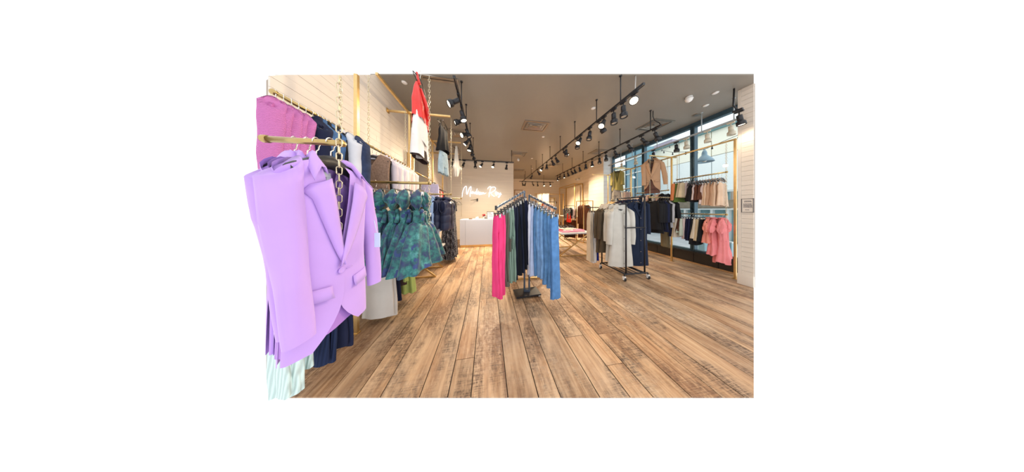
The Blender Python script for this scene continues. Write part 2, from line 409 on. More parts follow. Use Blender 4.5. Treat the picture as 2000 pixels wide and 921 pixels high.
def spotlight(x, y, z, aim, lit, label, mat=BLACKM, along='y', power=26, cat='spotlight', s=1.0):
    r = empty('track_spotlight', (x, y, z), label=label, cat=cat)
    if mat.name not in _sp:
        _sp[mat.name] = (MB().box((0, 0, -.014), (.03, .1, .028)).mesh('adapter', mat),
            MB().tube([(0, 0, -.028), (0, 0, -.085)], .008, 8).mesh('stem', mat),
            MB().lathe([(.026, .004), (.035, .0), (.035, -.1)], 18).mesh('body', mat),
            MB().lathe([(.035, -.1), (.05, -.118), (.055, -.122), (.055, -.185), (.049, -.185), (.047, -.16)], 20, cap=False).mesh('lamp_head', mat),
            MB().lathe([(.0485, -.171), (.03, -.176), (.001, -.178)], 18).mesh('lens', LENS_ON), MB().lathe([(.0485, -.171), (.03, -.176), (.001, -.178)], 18).mesh('lens', LENS_OFF))
    ms = _sp[mat.name]
    a = obj('adapter', ms[0], r)
    if along == 'x': a.rotation_euler = (0, 0, R(90))
    obj('stem', ms[1], r)
    q = Vector(aim).normalized().to_track_quat('-Z', 'Y')
    for nm, me in (('body', ms[2]), ('lamp_head', ms[3]), ('lens', ms[4] if lit else ms[5])):
        o = obj(nm, me, r, (0, 0, -.082)); o.rotation_mode = 'QUATERNION'; o.rotation_quaternion = q
    if lit:
        L = bpy.data.lights.new('lamp_beam', 'SPOT'); L.energy = power * LAMP; L.color = (1, .80, .56); L.spot_size = R(125); L.spot_blend = .8; L.shadow_soft_size = .05
        lo = bpy.data.objects.new('lamp_beam', L); col.objects.link(lo); lo.parent = r
        lo.location = Vector((0, 0, -.082)) + Vector(aim).normalized() * .19; lo.rotation_mode = 'QUATERNION'; lo.rotation_quaternion = q
    r.scale = (s, s, s)
    return r
def row_of_spots(items, place, fixed, axis, z=TZ - .018, mat=BLACKM, power=26):
    for i, it in enumerate(items):
        pos, aim, lit = it[:3]; m = it[3] if len(it) > 3 else mat
        colr = {BLACKM.name: 'black', GLARELAMP.name: 'cream'}.get(m.name, 'grey')
        x, y = (fixed, pos) if axis == 'y' else (pos, fixed)
        spotlight(x, y, z, aim, lit, '%s %s spotlight, %s %s' % (colr, 'lit' if lit else 'unlit', ORD[i], place), m, axis, it[4] if len(it) > 4 else power)
DN = (.0, -.05, -1); LF = (-.75, -.35, -1); LB = (-.9, -.7, -1); RT = (.7, -.1, -1); FB = (-.2, -.9, -.8)
track('lighting_track', (2.2, 1.79, TZ), (2.2, 9.38, TZ), BLACKM, [(2.2, 2.17), (2.2, 2.73), (2.2, 3.5), (2.2, 4.28), (2.2, 5.05), (2.2, 5.8), (2.2, 6.6), (2.2, 7.4), (2.2, 8.6)],
      'long black lighting track down the middle of the shop')
row_of_spots([(1.93, LB, 1), (2.12, DN, 0), (2.31, DN, 0), (2.53, LF, 1), (2.66, RT, 0), (2.93, (-.15, 0, -1), 0), (3.26, LF, 1), (3.40, DN, 0), (3.93, DN, 0), (4.08, (.8, -.5, -1), 1), (4.6, (.6, 0, -1), 0), (4.9, (.5, -.1, -1), 0), (5.35, DN, 0), (5.75, LF, 1, BLACKM, 60), (6.4, RT, 0), (7.2, (-.5, .3, -1), 1, BLACKM, 140)],
             'from the near end of the long middle track', 2.2, 'y', power=45)
track('lighting_track', (3.65, 2.62, TZ), (3.65, 7.6, TZ), BLACKM, [(3.65, 2.83), (3.65, 3.62), (3.65, 4.42), (3.65, 5.25), (3.65, 6.02), (3.65, 6.85)],
      'black lighting track between the middle track and the window')
row_of_spots([(2.74, (.45, -.1, -1), 0), (3.03, (.9, -.2, -1), 0), (3.38, (.7, -.1, -1), 0), (3.80, (.5, 0, -1), 0), (4.12, DN, 0), (4.40, DN, 0), (4.75, DN, 1), (5.1, DN, 0), (5.5, (.3, 0, -1), 0), (5.85, (.5, 0, -1), 0), (6.1, RT, 1), (6.4, (.4, 0, -1), 0), (6.7, DN, 1), (7.1, LF, 0), (7.4, DN, 1)],
             'from the near end of the second track', 3.65, 'y', power=120)
track('lighting_track', (4.9, 2.17, TZ), (4.9, 5.4, TZ), GLARETRACK, [(4.9, 2.24), (4.9, 2.7), (4.9, 3.62), (4.9, 4.38), (4.9, 4.82), (4.9, 5.23)], 'lighting track along the shop window, coloured pale for daylight glare')
row_of_spots([(2.28, DN, 0, GLARELAMP), (2.61, DN, 0, GLARELAMP), (2.97, DN, 0, GLARELAMP), (3.17, DN, 0, BLACKM), (3.72, DN, 0, BLACKM), (4.26, DN, 0, GLARELAMP), (4.79, DN, 0, GLARELAMP)], 'from the near end of the window track', 4.9, 'y')
track('lighting_track', (-.46, 2.14, 3.22), (-.46, 5.60, 3.22), BLACKM, [(-.46, 2.72), (-.46, 3.3), (-.46, 4.0), (-.46, 4.8)], 'black lighting track above the left clothes rails', 3.22)
row_of_spots([(2.45, (-1, -.35, -.8), 1), (2.72, (.25, -.1, -1), 1), (3.0, (-1, -.2, -.45), 1), (3.32, (.4, 0, -1), 0), (3.5, (-.8, -.7, -.7), 1), (3.8, (-.7, -.2, -1), 1), (4.1, (-.2, -.2, -1), 1), (4.42, (.1, .25, -1), 1, BLACKM, 60), (4.78, (.2, .3, -1), 1, BLACKM, 80), (5.15, (.3, .4, -1), 1, BLACKM, 80)],
             'from the near end of the left track', -.46, 'y', 3.2, power=11)
track('lighting_track', (-1.75, 5.62, TZ), (.98, 5.62, TZ), BLACKM, [(-1.2, 5.62), (.9, 5.62)], 'black lighting track across the wall with the neon sign')
row_of_spots([(-1.27, DN, 0), (-.85, (-.3, -.2, -.8), 0), (-.46, DN, 0), (-.2, (-.5, -.5, -.9), 1), (.22, (-.3, -.6, -.9), 1), (.71, (-.1, .3, -1), 0)], 'from the left on the neon wall track', 5.62, 'x', power=190)
track('lighting_track', (2.0, 9.4, TZ), (4.35, 9.4, TZ), BLACKM, [(2.35, 9.4), (3.66, 9.4)], 'black lighting track across the back room')
row_of_spots([(2.2, (.4, 0, -1), 0), (2.42, (-.4, 0, -1), 0), (2.88, (.5, 0, -.8), 0), (3.23, (.15, 0, -1), 0), (3.66, (0, -.5, -1), 1), (4.1, (0, -.5, -1), 1)], 'from the left on the back room track', 9.4, 'x', power=380)
t = track('lighting_track', (4.50, 1.96, 3.20), (4.50, 2.07, 3.20), BLACKM, [], 'short black track stub beside the right wall')
part('conduit', MB().tube([(0, 0, .01), (.0, .05, .12), (.02, .05, H - 3.2)], .012), BLACKM, t)
spotlight(4.50, 2.0, 3.18, (.1, -.1, -1), 1, 'black lit spotlight hanging beside the right wall', power=10)
part('power_cable', MB().tube([(2.45, 2.13, H), (2.43, 2.12, 3.42), (2.40, 2.10, 3.31), (2.32, 2.0, 3.28), (2.24, 1.9, 3.24), (2.2, 1.84, 3.2)], .008), M('grey_cable', (.4, .38, .36), .4), label='grey power cable feeding the long middle track', cat='cable')
part('power_cable', MB().tube([(3.72, 2.83, H), (3.73, 2.84, 3.52), (3.80, 2.86, 3.45), (3.85, 2.8, 3.36), (3.75, 2.7, 3.24), (3.66, 2.66, 3.2)], .008), BLACKM, label='black power cable looping down to the second track', cat='cable')

# ------------------------------------------------------------------ ceiling fittings
VENTM = M('dull_vent_metal', (.36, .32, .28), .28, .85)
def vent(x, y, sx, sy, label, rotz=0):
    r = empty('ceiling_vent', (x, y, H), rotz, label=label, cat='vent')
    fr = MB()
    for s in (-1, 1):
        fr.box((s * (sx / 2 - .02), 0, -.008), (.04, sy, .018)).box((0, s * (sy / 2 - .02), -.008), (sx - .08, .04, .018))
    part('frame', fr, VENTM, r)
    part('backing', MB().box((0, 0, .006), (sx - .06, sy - .06, .008)), BLACK, r)
    n = 3 if sy > .3 else 1
    for i in range(n):
        a = (sx / 2 - .085 - i * .075); b = (sy / 2 - .085 - i * .075) if sy > .3 else sy / 2 - .05
        if a < .03 or b < .008: break
        mb = MB(); wd = .03
        for s in (-1, 1):
            mb.box((s * a, 0, -.012), (wd, 2 * b, .004), Matrix.Rotation(R(28 * s), 3, 'Y')).box((0, s * b, -.012), (2 * a, wd, .004), Matrix.Rotation(R(-28 * s), 3, 'X'))
        part('louvre', mb, VENTM, r)
    if sy > .3: part('centre_plate', MB().box((0, 0, -.010), (max(.06, sx - .52), max(.06, sy - .52), .006)), VENTM, r)
    return r
vent(1.25, 3.86, .66, .46, 'square steel ceiling vent at the middle of the ceiling')
vent(4.38, 3.3, .58, .52, 'steel ceiling vent above the second track by the window')
vent(1.22, 5.95, .62, .5, 'steel ceiling vent behind the middle one, near the neon wall')
vent(-.88, 4.6, .5, .5, 'steel ceiling vent beside the left track')
vent(-.82, 2.72, .62, .10, 'dark ceiling vent at the near end of the left track')
vent(4.3, 5.2, .6, .5, 'steel ceiling vent near the boarded pilaster')
vent(3.3, 7.2, .6, .5, 'steel ceiling vent between the tracks in the back room')
vent(1.75, 8.4, .6, .5, 'steel ceiling vent by the passage wall in the back room')
vent(4.9, 2.78, .16, .08, 'small slotted ceiling vent close to the window head')
for x, y, lb in ((-1.46, 2.9, 'round white ceiling disc above the gold rail'), (2.31, 2.97, 'round white ceiling disc beside the middle track'), (1.69, 4.39, 'round white ceiling disc behind the middle vent'),
                 (4.33, 2.2, 'round white ceiling disc nearest the right wall'), (1.92, 6.34, 'round white ceiling disc near the far vent'), (2.4, 7.9, 'round white ceiling disc in the back room'), (4.65, 2.5, 'small pale ceiling disc between the window vent and the right wall')):
    r = empty('ceiling_disc', (x, y, H), label=lb, cat='ceiling disc')
    part('cover', MB().lathe([(.042, 0), (.042, -.008), (.036, -.014), (.001, -.015)], 20), WHITE, r)
    part('ring', MB().lathe([(.05, 0), (.05, -.004), (.042, -.006)], 20), STEEL, r)
for x, y, lb in ((3.96, 2.36, 'white heart shaped ceiling detector near the window'), (1.34, 6.5, 'white ceiling detector below the far vent')):
    r = empty('motion_detector', (x, y, H), label=lb, cat='detector')
    part('mount', MB().lathe([(.05, 0), (.05, -.02), (.04, -.03)], 16), WHITE, r)
    part('dome', MB().lathe([(.055, -.03), (.06, -.05), (.045, -.085), (.02, -.105), (.001, -.11)], 16), WHITE, r)
r = empty('exit_sign', (5.44, 8.3, 3.2), label='small exit light box high on the back room wall', cat='sign')
part('housing', MB().box((0, 0, 0), (.08, .22, .1)), WHITE, r)
for s in (-1, 1): part('lamp', MB().sphere((-.06, s * .15, .03), .045, 10, 6), STEEL, r)

# ------------------------------------------------------------------ neon sign on the back wall (hand-bent script, true strokes)
NEON = M('white_neon_tube', (1, 1, 1), .3, emit=(.86, .90, 1), est=1.3)
def px(u, v): return (-1.197 + (u - 102) * .002268 , 2.475 - (v - 128) * .002268 * (1.02))
letters = {
 'letter_m': [[(112, 352), (114, 310), (124, 245), (143, 185), (165, 148), (186, 136), (197, 152), (196, 200), (197, 255), (205, 296), (217, 275), (236, 220), (258, 168), (278, 142), (290, 152), (284, 205), (273, 262), (268, 305), (271, 346)]],
 'letter_a': [[(334, 250), (318, 240), (301, 252), (294, 270), (303, 281), (320, 270), (334, 250), (335, 268), (344, 278), (358, 272)]],
 'letter_d': [[(390, 250), (375, 245), (360, 260), (361, 278), (377, 281), (391, 255), (402, 212), (408, 180)], [(408, 180), (400, 225), (396, 265), (400, 292), (412, 290), (424, 270)]],
 'letter_i': [[(424, 272), (430, 250), (426, 272), (433, 286), (447, 275)], [(434, 224), (436, 230)]],
 'letter_s': [[(447, 276), (463, 248), (470, 266), (474, 287), (461, 300), (450, 294)]],
 'letter_o': [[(497, 260), (482, 275), (485, 294), (500, 290), (507, 272), (497, 260)]],
 'letter_n': [[(514, 260), (517, 290), (524, 268), (538, 258), (545, 272), (551, 286), (570, 274), (592, 262)]],
 'letter_r': [[(622, 184), (640, 156), (666, 134), (692, 140), (678, 195), (662, 262), (655, 318), (650, 348)], [(680, 185), (706, 152), (742, 137), (776, 146), (790, 166), (776, 200), (732, 236), (684, 256), (642, 266)], [(684, 256), (712, 296), (744, 324), (766, 332)]],
 'letter_i.001': [[(777, 248), (784, 268), (792, 292)], [(772, 222), (774, 228)]],
 'letter_l': [[(802, 222), (797, 262), (798, 300), (806, 322)]],
 'letter_e': [[(816, 276), (832, 262), (830, 246), (817, 258), (819, 284), (836, 286)]],
 'letter_y': [[(850, 256), (852, 280), (866, 286), (888, 262)], [(894, 254), (888, 298), (872, 338), (852, 352), (845, 340), (868, 316), (914, 282)]],
}
def smooth_path(p, n=5):
    p = [Vector((*a, 0)) for a in p]
    if len(p) < 3: return p
    q = [p[0] * 2 - p[1]] + p + [p[-1] * 2 - p[-2]]; out = []
    for i in range(1, len(q) - 2):
        for k in range(n):
            t = k / n; a, b, c, d = q[i - 1], q[i], q[i + 1], q[i + 2]
            out.append(.5 * ((2 * b) + (c - a) * t + (2 * a - 5 * b + 4 * c - d) * t * t + (3 * b - a - 3 * c + d) * t ** 3))
    return out + [p[-1]]
ns = empty('neon_sign', (-.3, 7.17, 2.2), label='white neon script sign glowing on the boarded back wall', cat='neon sign')
for nm, strokes in letters.items():
    mb = MB()
    for st in strokes:
        pts = [Vector((px(p.x, p.y)[0] + .3, -.045, px(p.x, p.y)[1] - 2.2)) for p in smooth_path(st, 4)]
        mb.tube(pts, .0095 if nm in ("letter_m", "letter_r") else .0085, 6)
    part(nm, mb, NEON, ns)
mb = MB()
for u, v in ((150, 170), (285, 150), (400, 200), (590, 262), (655, 320), (785, 160), (890, 290)): 
    X, Z = px(u, v); mb.box((X + .3, -.012, Z - 2.2), (.02, .05, .02))
part('wall_clip', mb, WHITE, ns)
r = empty('card_reader_arm', (-.52, 7.17, 1.85), label='black jointed bracket arm fixed to the wall below the neon sign', cat='bracket')
part('wall_plate', MB().box((.03, 0, -.02), (.05, .06, .13)), BLACK, r)
part('arm', MB().beam((.0, -.02, 0), (-.16, -.24, -.04), .03, .02).beam((-.16, -.24, -.04), (-.24, -.3, -.06), .024, .018), BLACK, r)

# ------------------------------------------------------------------ sales counter
ct = empty('sales_counter', (-.38, 5.95, 0), label='white sales counter with a gold plinth below the neon sign', cat='counter')
part('plinth', MB().box((0, 0, .045), (1.22, .62, .09)), GOLD, ct)
part('front_panel', MB().box((.1, -.33, .54), (1.06, .03, .9)), COUNTER, ct)
part('side_panel', MB().box((-.53, -.325, .54), (.19, .035, .9)), COUNTER, ct)
part('body', MB().box((0, 0, .54), (1.25, .62, .9)), COUNTER, ct)
part('top', MB().box((0, 0, 1.0), (1.27, .68, .03)), COUNTER, ct)
part('wall_pad', MB().box((.652, -.2, .42), (.02, .05, .12)), WHITE, ct)
cz = 1.015
t = empty('countertop_sign', (.10, 5.86, cz), R(-6), label='framed card with three lines of handwriting on the counter', cat='sign')
fr = MB(); W_, H_ = .26, .29
for s in (-1, 1): fr.box((s * W_ / 2, 0, H_ / 2), (.016, .02, H_ + .016)).box((0, 0, H_ / 2 + s * H_ / 2), (W_, .02, .016))
part('frame', fr, M('walnut_frame', (.12, .075, .04), .5), t)
part('card', MB().box((0, .002, H_ / 2), (W_ - .012, .008, H_ - .012)), PAPER, t)
mb = MB()
for ln, (z, x0, x1) in enumerate(((.232, -.09, .02), (.18, -.1, .085), (.115, -.075, .10))):
    n = 26; pts = []
    for i in range(n): pts.append((x0 + (x1 - x0) * i / (n - 1), -.004, z + .013 * math.sin(i * 1.7 + ln) * (1 if i % 5 else 1.9)))
    mb.tube(pts, .0035, 5)
mb.tube([(-.02, -.004, .05), (.07, -.004, .05)], .002, 5)
part('handwriting', mb, INK, t)
t = empty('flower_vase', (-.16, 5.88, cz), label='small vase of red flowers on the counter', cat='vase')
part('vase', MB().lathe([(.03, 0), (.035, .02), (.03, .07), (.024, .09)], 14), M('pale_ceramic', (.7, .62, .55), .4), t)
rnd = random.Random(3); mb = MB(); lf = MB()
for i in range(9):
    a = rnd.uniform(0, 6.28); d = rnd.uniform(.01, .055); mb.sphere((d * math.cos(a), d * math.sin(a), .12 + rnd.uniform(0, .07)), (.024, .024, .02), 8, 5)
    lf.tube([(0, 0, .08), (d * .6 * math.cos(a), d * .6 * math.sin(a), .11 + .02 * (i % 3))], [.006, .012], 6)
part('petal', mb, M('red_petals', (.45, .015, .02), .6), t); part('leaf', lf, M('dark_leaves', (.02, .05, .03), .6), t)
t = empty('desk_monitor', (-.02, 6.05, cz), R(170), label='low silver card terminal behind the red flowers', cat='terminal')
part('stand', MB().box((0, 0, .03), (.2, .12, .06)), STEEL, t); part('screen', MB().box((0, .03, .1), (.26, .02, .12), Matrix.Rotation(R(-20), 3, 'X')), M('pale_shell', (.62, .6, .56), .35), t)
for i, (x, h_) in enumerate(((-.44, .075), (-.385, .09))):
    t = empty('candle', (x, 5.83, cz), label=('shorter' if i == 0 else 'taller') + ' white candle jar of the pair on the counter', cat='candle')
    part('jar', MB().lathe([(.024, 0), (.026, .005), (.026, h_)], 14), WHITE, t); part('wick', MB().tube([(0, 0, h_), (0, 0, h_ + .012)], .002, 5), INK, t)
t = empty('trinket_box', (-.65, 5.83, cz), label='small brown wooden box at the left end of the counter', cat='box')
part('base', MB().box((0, 0, .014), (.12, .09, .028)), M('brown_wood', (.2, .11, .06), .5), t); part('lid', MB().lathe([(.055, .028), (.05, .036), (.02, .042)], 14), M('brown_wood', (.2, .11, .06), .5), t)

# ------------------------------------------------------------------ chains and gold frames
LINK = MB()
def link_pts(L, w): return [(w * math.cos(a), 0, max(-1, min(1, 1.0)) * (L / 2 - w) * (1 if math.sin(a) > 0 else -1) + w * math.sin(a)) for a in [2 * PI * (i + .5) / 12 for i in range(12)]]
LINKP = link_pts(.038, .0092)
_lk = MB().tube(LINKP, .0024, 6, closed=True, up=(0, 1, 0)).mesh('chain_link', CHAINM)
def chain(x, y, z0, z1, label, singly=False):
    n = int((z1 - z0) / .0325)
    r = empty('chain', (x, y, z0), label=label, cat='chain')
    if singly:
        for i in range(n):
            o = obj('link', _lk, r, (0, 0, .019 + i * .0325), R(90 * (i % 2) + 25 + (i * 37 % 13)))
    else:
        mb = MB()
        for i in range(n):
            q = Matrix.Rotation(R(90 * (i % 2) + 20), 3, 'Z')
            mb.tube([q @ Vector(p) + Vector((0, 0, .019 + i * .0325)) for p in LINKP], .0028, 5, closed=True)
        part('links', mb, CHAINM, r)
    return r
def top_in_view(x, y):                                  # how high the picture shows anything at this spot
    return 1.4 + 262 * (y * CN + x * SN) / 290
BX, BZ, AZ = -1.46, 3.2, 3.2
yb = [1.93, 3.08, 4.25, 5.15]
gf = empty('gold_wall_frame', (BX, 3.0, 0), label='tall brushed gold frame of posts and bars along the left wall', cat='frame')
def gpt(x, y, z): return Vector((x - BX, y - 3.0, z))
part('top_bar', MB().beam(gpt(BX, 2.235, BZ), gpt(BX, 5.35, BZ), .032), GOLD, gf)
for y in yb:
    part('post', MB().beam(gpt(BX, y, 0), gpt(BX, y, min(BZ, top_in_view(BX, y))), .034), GOLD, gf)
    part('foot', MB().box(gpt(BX, y, .006), (.05, .05, .012)), GOLD, gf)
for y, xe in ((3.08, -.73), (4.25, -.735), (5.15, -.95)):
    part('arm', MB().beam(gpt(WL + .012, y, AZ + .02), gpt(xe, y, AZ + .02), .03), GOLD, gf)
    part('wall_flange', MB().box(gpt(WL + .012, y, AZ + .02), (.012, .07, .07)), GOLD, gf)
def railing(a, b, label, name='hanging_rail', mat=BRASS, r=.0155):
    A, B = Vector(a), Vector(b); c = (A + B) / 2; d = (B - A).normalized()
    t = empty(name, c, label=label, cat='rail')
    part('pipe', MB().tube([A - c, B - c], r, 12), mat, t)
    for p, s in ((A - c, -1), (B - c, 1)): part('end_cap', MB().tube([p + d * s * -.012, p + d * s * .006, p + d * s * .012], [r * 1.25, r * 1.25, r * .7], 12), mat, t)
    return t
FX = -.72; FZ = 1.71
railing((-.69, .832, 1.714), (-.985, .832, 1.714), 'brass rail carrying the lilac blazers', r=.0135)
railing((BX + .03, 1.245, 2.19), (BX + .03, 1.73, 2.19), 'brass rail carrying the pink sweaters and denim jackets', r=.0145)
railing((-1.26, 1.09, 1.27), (-1.26, 1.6, 1.27), 'low brass rail behind the lilac blazers')
railing((BX, 2.06, 2.19), (BX, 2.97, 2.19), 'brass wall rail carrying the tan lace and white tops')
railing((BX + .125, 2.03, 1.30), (BX + .125, 2.97, 1.30), 'low brass wall rail behind the teal dresses')
railing((FX + .03, 1.93, FZ), (-1.40, 1.93, FZ), 'brass rail carrying the teal floral dresses')
railing((FX, 3.1, 1.69), (-1.40, 3.1, 1.69), 'brass rail carrying the navy puffer vests')
railing((FX, 4.25, 1.69), (-1.40, 4.25, 1.69), 'brass rail carrying the black dotted dresses')
railing((BX, 3.2, 2.15), (BX, 4.16, 2.15), 'brass wall rail beside the mirror')
chain(-.685, .812, 1.04, top_in_view(-.685, .812), 'brass chain hanging in front of the lilac blazer', True)
chain(BX + .04, 1.70, 2.17, top_in_view(BX, 1.7), 'brass chain at the far end of the pink sweater rail')
chain(BX, 2.10, 2.17, top_in_view(BX, 2.1), 'brass chain at the near end of the tan lace rail')
chain(BX, 2.93, 2.17, BZ, 'brass chain at the far end of the tan lace rail')
chain(FX + .02, 1.93, 1.18, top_in_view(FX, 1.93), 'brass chain passing the red satin top down to the teal dresses')
chain(FX, 3.1, 1.64, BZ, 'brass chain beside the black camisole')
chain(FX, 4.25, 1.2, BZ, 'brass chain beside the cream scarf top')
chain(BX, 3.22, 2.13, BZ, 'brass chain just behind the second gold post')
chain(BX, 4.12, 2.13, BZ, 'brass chain above the mirror end')
# gold framed mirror standing off the wall
r = empty('wall_mirror', (-1.77, 4.2, 2.28), label='large gold framed mirror on the left wall', cat='mirror')
fr = MB()
for s in (-1, 1): fr.box((0, s * .42, 0), (.15, .03, .86)).box((0, 0, s * .42), (.15, .84, .03))
part('frame', fr, GOLD, r); part('glass', MB().box((.045, 0, 0), (.02, .81, .81)), SCREEN, r)

# ------------------------------------------------------------------ garments
def lerp(prof, t):
    for (t0, *a), (t1, *b) in zip(prof[:-1], prof[1:]):
        if t <= t1: q = (t - t0) / (t1 - t0) if t1 > t0 else 0; return [x + (y - x) * q for x, y in zip(a, b)]
    return list(prof[-1][1:])
def shell(prof, top, bot, n=40, m=18, folds=(5, 0, .01), seed=0, cap=False, capb=False, xo=None, power=.85, wr=.004):
    """a closed draped cloth shell: prof = (t, half width, half thickness); top / bot give the height at x"""
    rd = random.Random(seed); p1, p2, p3 = [rd.uniform(0, 6.28) for _ in range(3)]
    k, a0, a1 = folds; rings = []; mb = MB()
    for i in range(m + 1):
        t = i / m; hw, ht = lerp(prof, t); ring = []; amp = a0 + (a1 - a0) * t
        ox = xo(t) if xo else 0
        for j in range(n):
            a = 2 * PI * j / n; ca, sa = math.cos(a), math.sin(a)
            x = hw * math.copysign(abs(ca) ** power, ca); y = ht * math.copysign(abs(sa) ** power, sa)
            f = amp * (math.sin(k * a + p1 + .5 * math.sin(2.3 * t + p2)) + .45 * math.sin((k + 3) * a + p2 - 1.5 * t) + .3 * math.sin(2 * a + p3 + 3 * t))
            x += f * ca * .55; y += f * sa if abs(sa) > .25 else f * .5 * sa
            zt = top(x, sa < 0); zb = bot(x)
            z = zt + (zb - zt) * t
            nz = noise.noise_vector(Vector((x * 9 + seed, z * 7, (1 if sa < 0 else -1) * 3.3 + seed))) * wr * min(1, t * 5)
            ring.append((x + ox + nz.x * .6, y + nz.y * 1.3, z))
        rings.append(ring)
    mb.loft(rings, cap, capb); return mb
def sleeve(s, x0, z0, L, r0, r1, out=.05, y=0, fwd=0, seed=0, n=14, flat=.75, bend=0, ysq=1.0):
    rd = random.Random(seed + (7 if s > 0 else 3)); p = rd.uniform(0, 6)
    m = 12; rings = []
    for i in range(m + 1):
        t = i / m; cx = s * (x0 + out * math.sin(t * 1.5) / 1.0); cz = z0 - L * t; cy = y - fwd * t - bend * math.sin(PI * t)
        r = r0 + (r1 - r0) * t; ring = []
        for j in range(n):
            a = 2 * PI * j / n
            q = 1 + .07 * math.sin(3 * a + p + 5 * t) + .05 * math.sin(2 * a + 11 * t + p)
            zz = cz + (-.04 * s * math.cos(a) * (1 - t) if i < 4 else 0)
            ring.append((cx + r * flat * q * math.cos(a), cy + r * ysq * q * math.sin(a), zz))
        rings.append(ring)
    # round the sleeve head into the shoulder
    r_ = [(s * (x0 - .03) + (p[0] - s * x0) * .45, p[1] * .6, p[2] + .028) for p in rings[0]]
    return MB().loft([r_] + rings, True, False)
def topline(neckw, dipf, dipb, z0=-.085, drop=.07, hw=.21, v=False):
    def f(x, front):
        q = min(1, abs(x) / hw); z = z0 - drop * max(0, (q - neckw / hw) / (1 - neckw / hw)) ** 1.15
        if abs(x) < neckw:
            u = 1 - abs(x) / neckw
            z -= (dipf if front else dipb) * (u if v and front else (1 - (1 - u) ** 2))
        return z
    return f
_hg = {}
def hanger_meshes(style):
    if style in _hg: return _hg[style]
    hook = MB().tube([(.021 * math.sin(a), 0, .0 + .021 * math.cos(a)) for a in [R(-100 + i * 20) for i in range(13)]] + [(.012, 0, -.03), (0, 0, -.042), (0, 0, -.078)], .0024, 6)
    if style == 'clip':
        bar = MB().box((0, 0, -.085), (.15, .012, .018)); cl = []
        for s in (-1, 1): cl.append(('clip', MB().prism([(-.013, -.09), (.013, -.09), (.015, -.142), (.007, -.145), (.0, -.112), (-.007, -.145), (-.015, -.142)], 'x', s * .052 - .009, s * .052 + .009), CHROME))
        r = [('hook', hook, CHROME), ('clip_bar', bar, M('grey_clip_bar', (.10, .10, .105), .35))] + cl
    elif style == 'suit':
        mb = MB(); rings = []
        for i in range(15):
            x = -.17 + .34 * i / 14; q = abs(x) / .17; h_ = .034 - .014 * q; z = -.094 - .070 * q ** 1.4
            rings.append([(x, .016 * math.cos(a) - .016 * q * q, z + h_ * math.sin(a)) for a in [2 * PI * j / 10 for j in range(10)]])
        mb.loft(rings); r = [('hook', hook, CHROME), ('shoulders', mb, BLACK)]
    elif style == 'wood' or style == 'black':
        mb = MB(); rings = []
        for i in range(15):
            x = -.205 + .41 * i / 14; q = abs(x) / .205; h_ = .010 + .006 * (1 - q); z = -.112 - .066 * q ** 1.4
            rings.append([(x * .92, .010 * math.cos(a) - .008 * q * q, z + h_ * math.sin(a)) for a in [2 * PI * j / 8 for j in range(8)]])
        mb.loft(rings); bar = MB().tube([(-.165, -.006, -.16), (.165, -.006, -.16)], .004, 6)
        r = [('hook', hook, CHROME), ('shoulders', mb, BLACK), ('bar', bar, BLACK)]
    else:
        mb = MB().tube([(0, 0, -.078), (-.08, 0, -.10), (-.2, 0, -.16), (-.19, 0, -.172), (.19, 0, -.172), (.2, 0, -.16), (.08, 0, -.10), (0, 0, -.078)], .005, 6)
        r = [('hook', hook, CHROME), ('frame', mb, BLACK)]
    _hg[style] = [(n, b.mesh('hanger_' + n, m)) for n, b, m in r]; return _hg[style]
HNAME = {'suit': 'broad black hanger', 'clip': 'clip hanger', 'black': 'black hanger', 'slim': 'slim hanger'}
def hanger(pos, rotz, style, label, group=None, sx=1):
    h = empty('clothes_hanger', pos, rotz, label=label, cat='hanger', group=group)
    for n, me in hanger_meshes(style): obj(n, me, h)
    h.scale = (sx, sx, 1)
    return h
def hang(fn, pos, rotz, label, style='black', group=None, jig=4, seed=None, sx=1, **k):
    rd = random.Random(hash_(label)); rz = rotz + R(rd.uniform(-jig, jig))
    root = fn(seed=hash_(label) % 1000, **k)
    root.location = pos; root.rotation_euler = (0, 0, rz); root['label'] = label
    if group: root['group'] = group
    if style: hanger(pos, rz, style, ' '.join(q for q in ('%s of %s' % (HNAME[style], label)).split() if q not in ('the', 'a')), sx=sx)
    return root
def hash_(s):
    h = 7
    for ch in s: h = (h * 131 + ord(ch)) & 0xffffff
    return h
def flat_panel(pts, th=.006):                          # small shaped cloth piece with thickness, points in (x, y, z)
    mb = MB(); n = len(pts); f = [Vector(p) for p in pts]; nrm = (f[1] - f[0]).cross(f[2] - f[0]).normalized() * th
    mb.add(f + [p + nrm for p in f], [tuple(range(n)), tuple(reversed(range(n, 2 * n)))] + [(i, i + n, (i + 1) % n + n, (i + 1) % n) for i in range(n)]); return mb

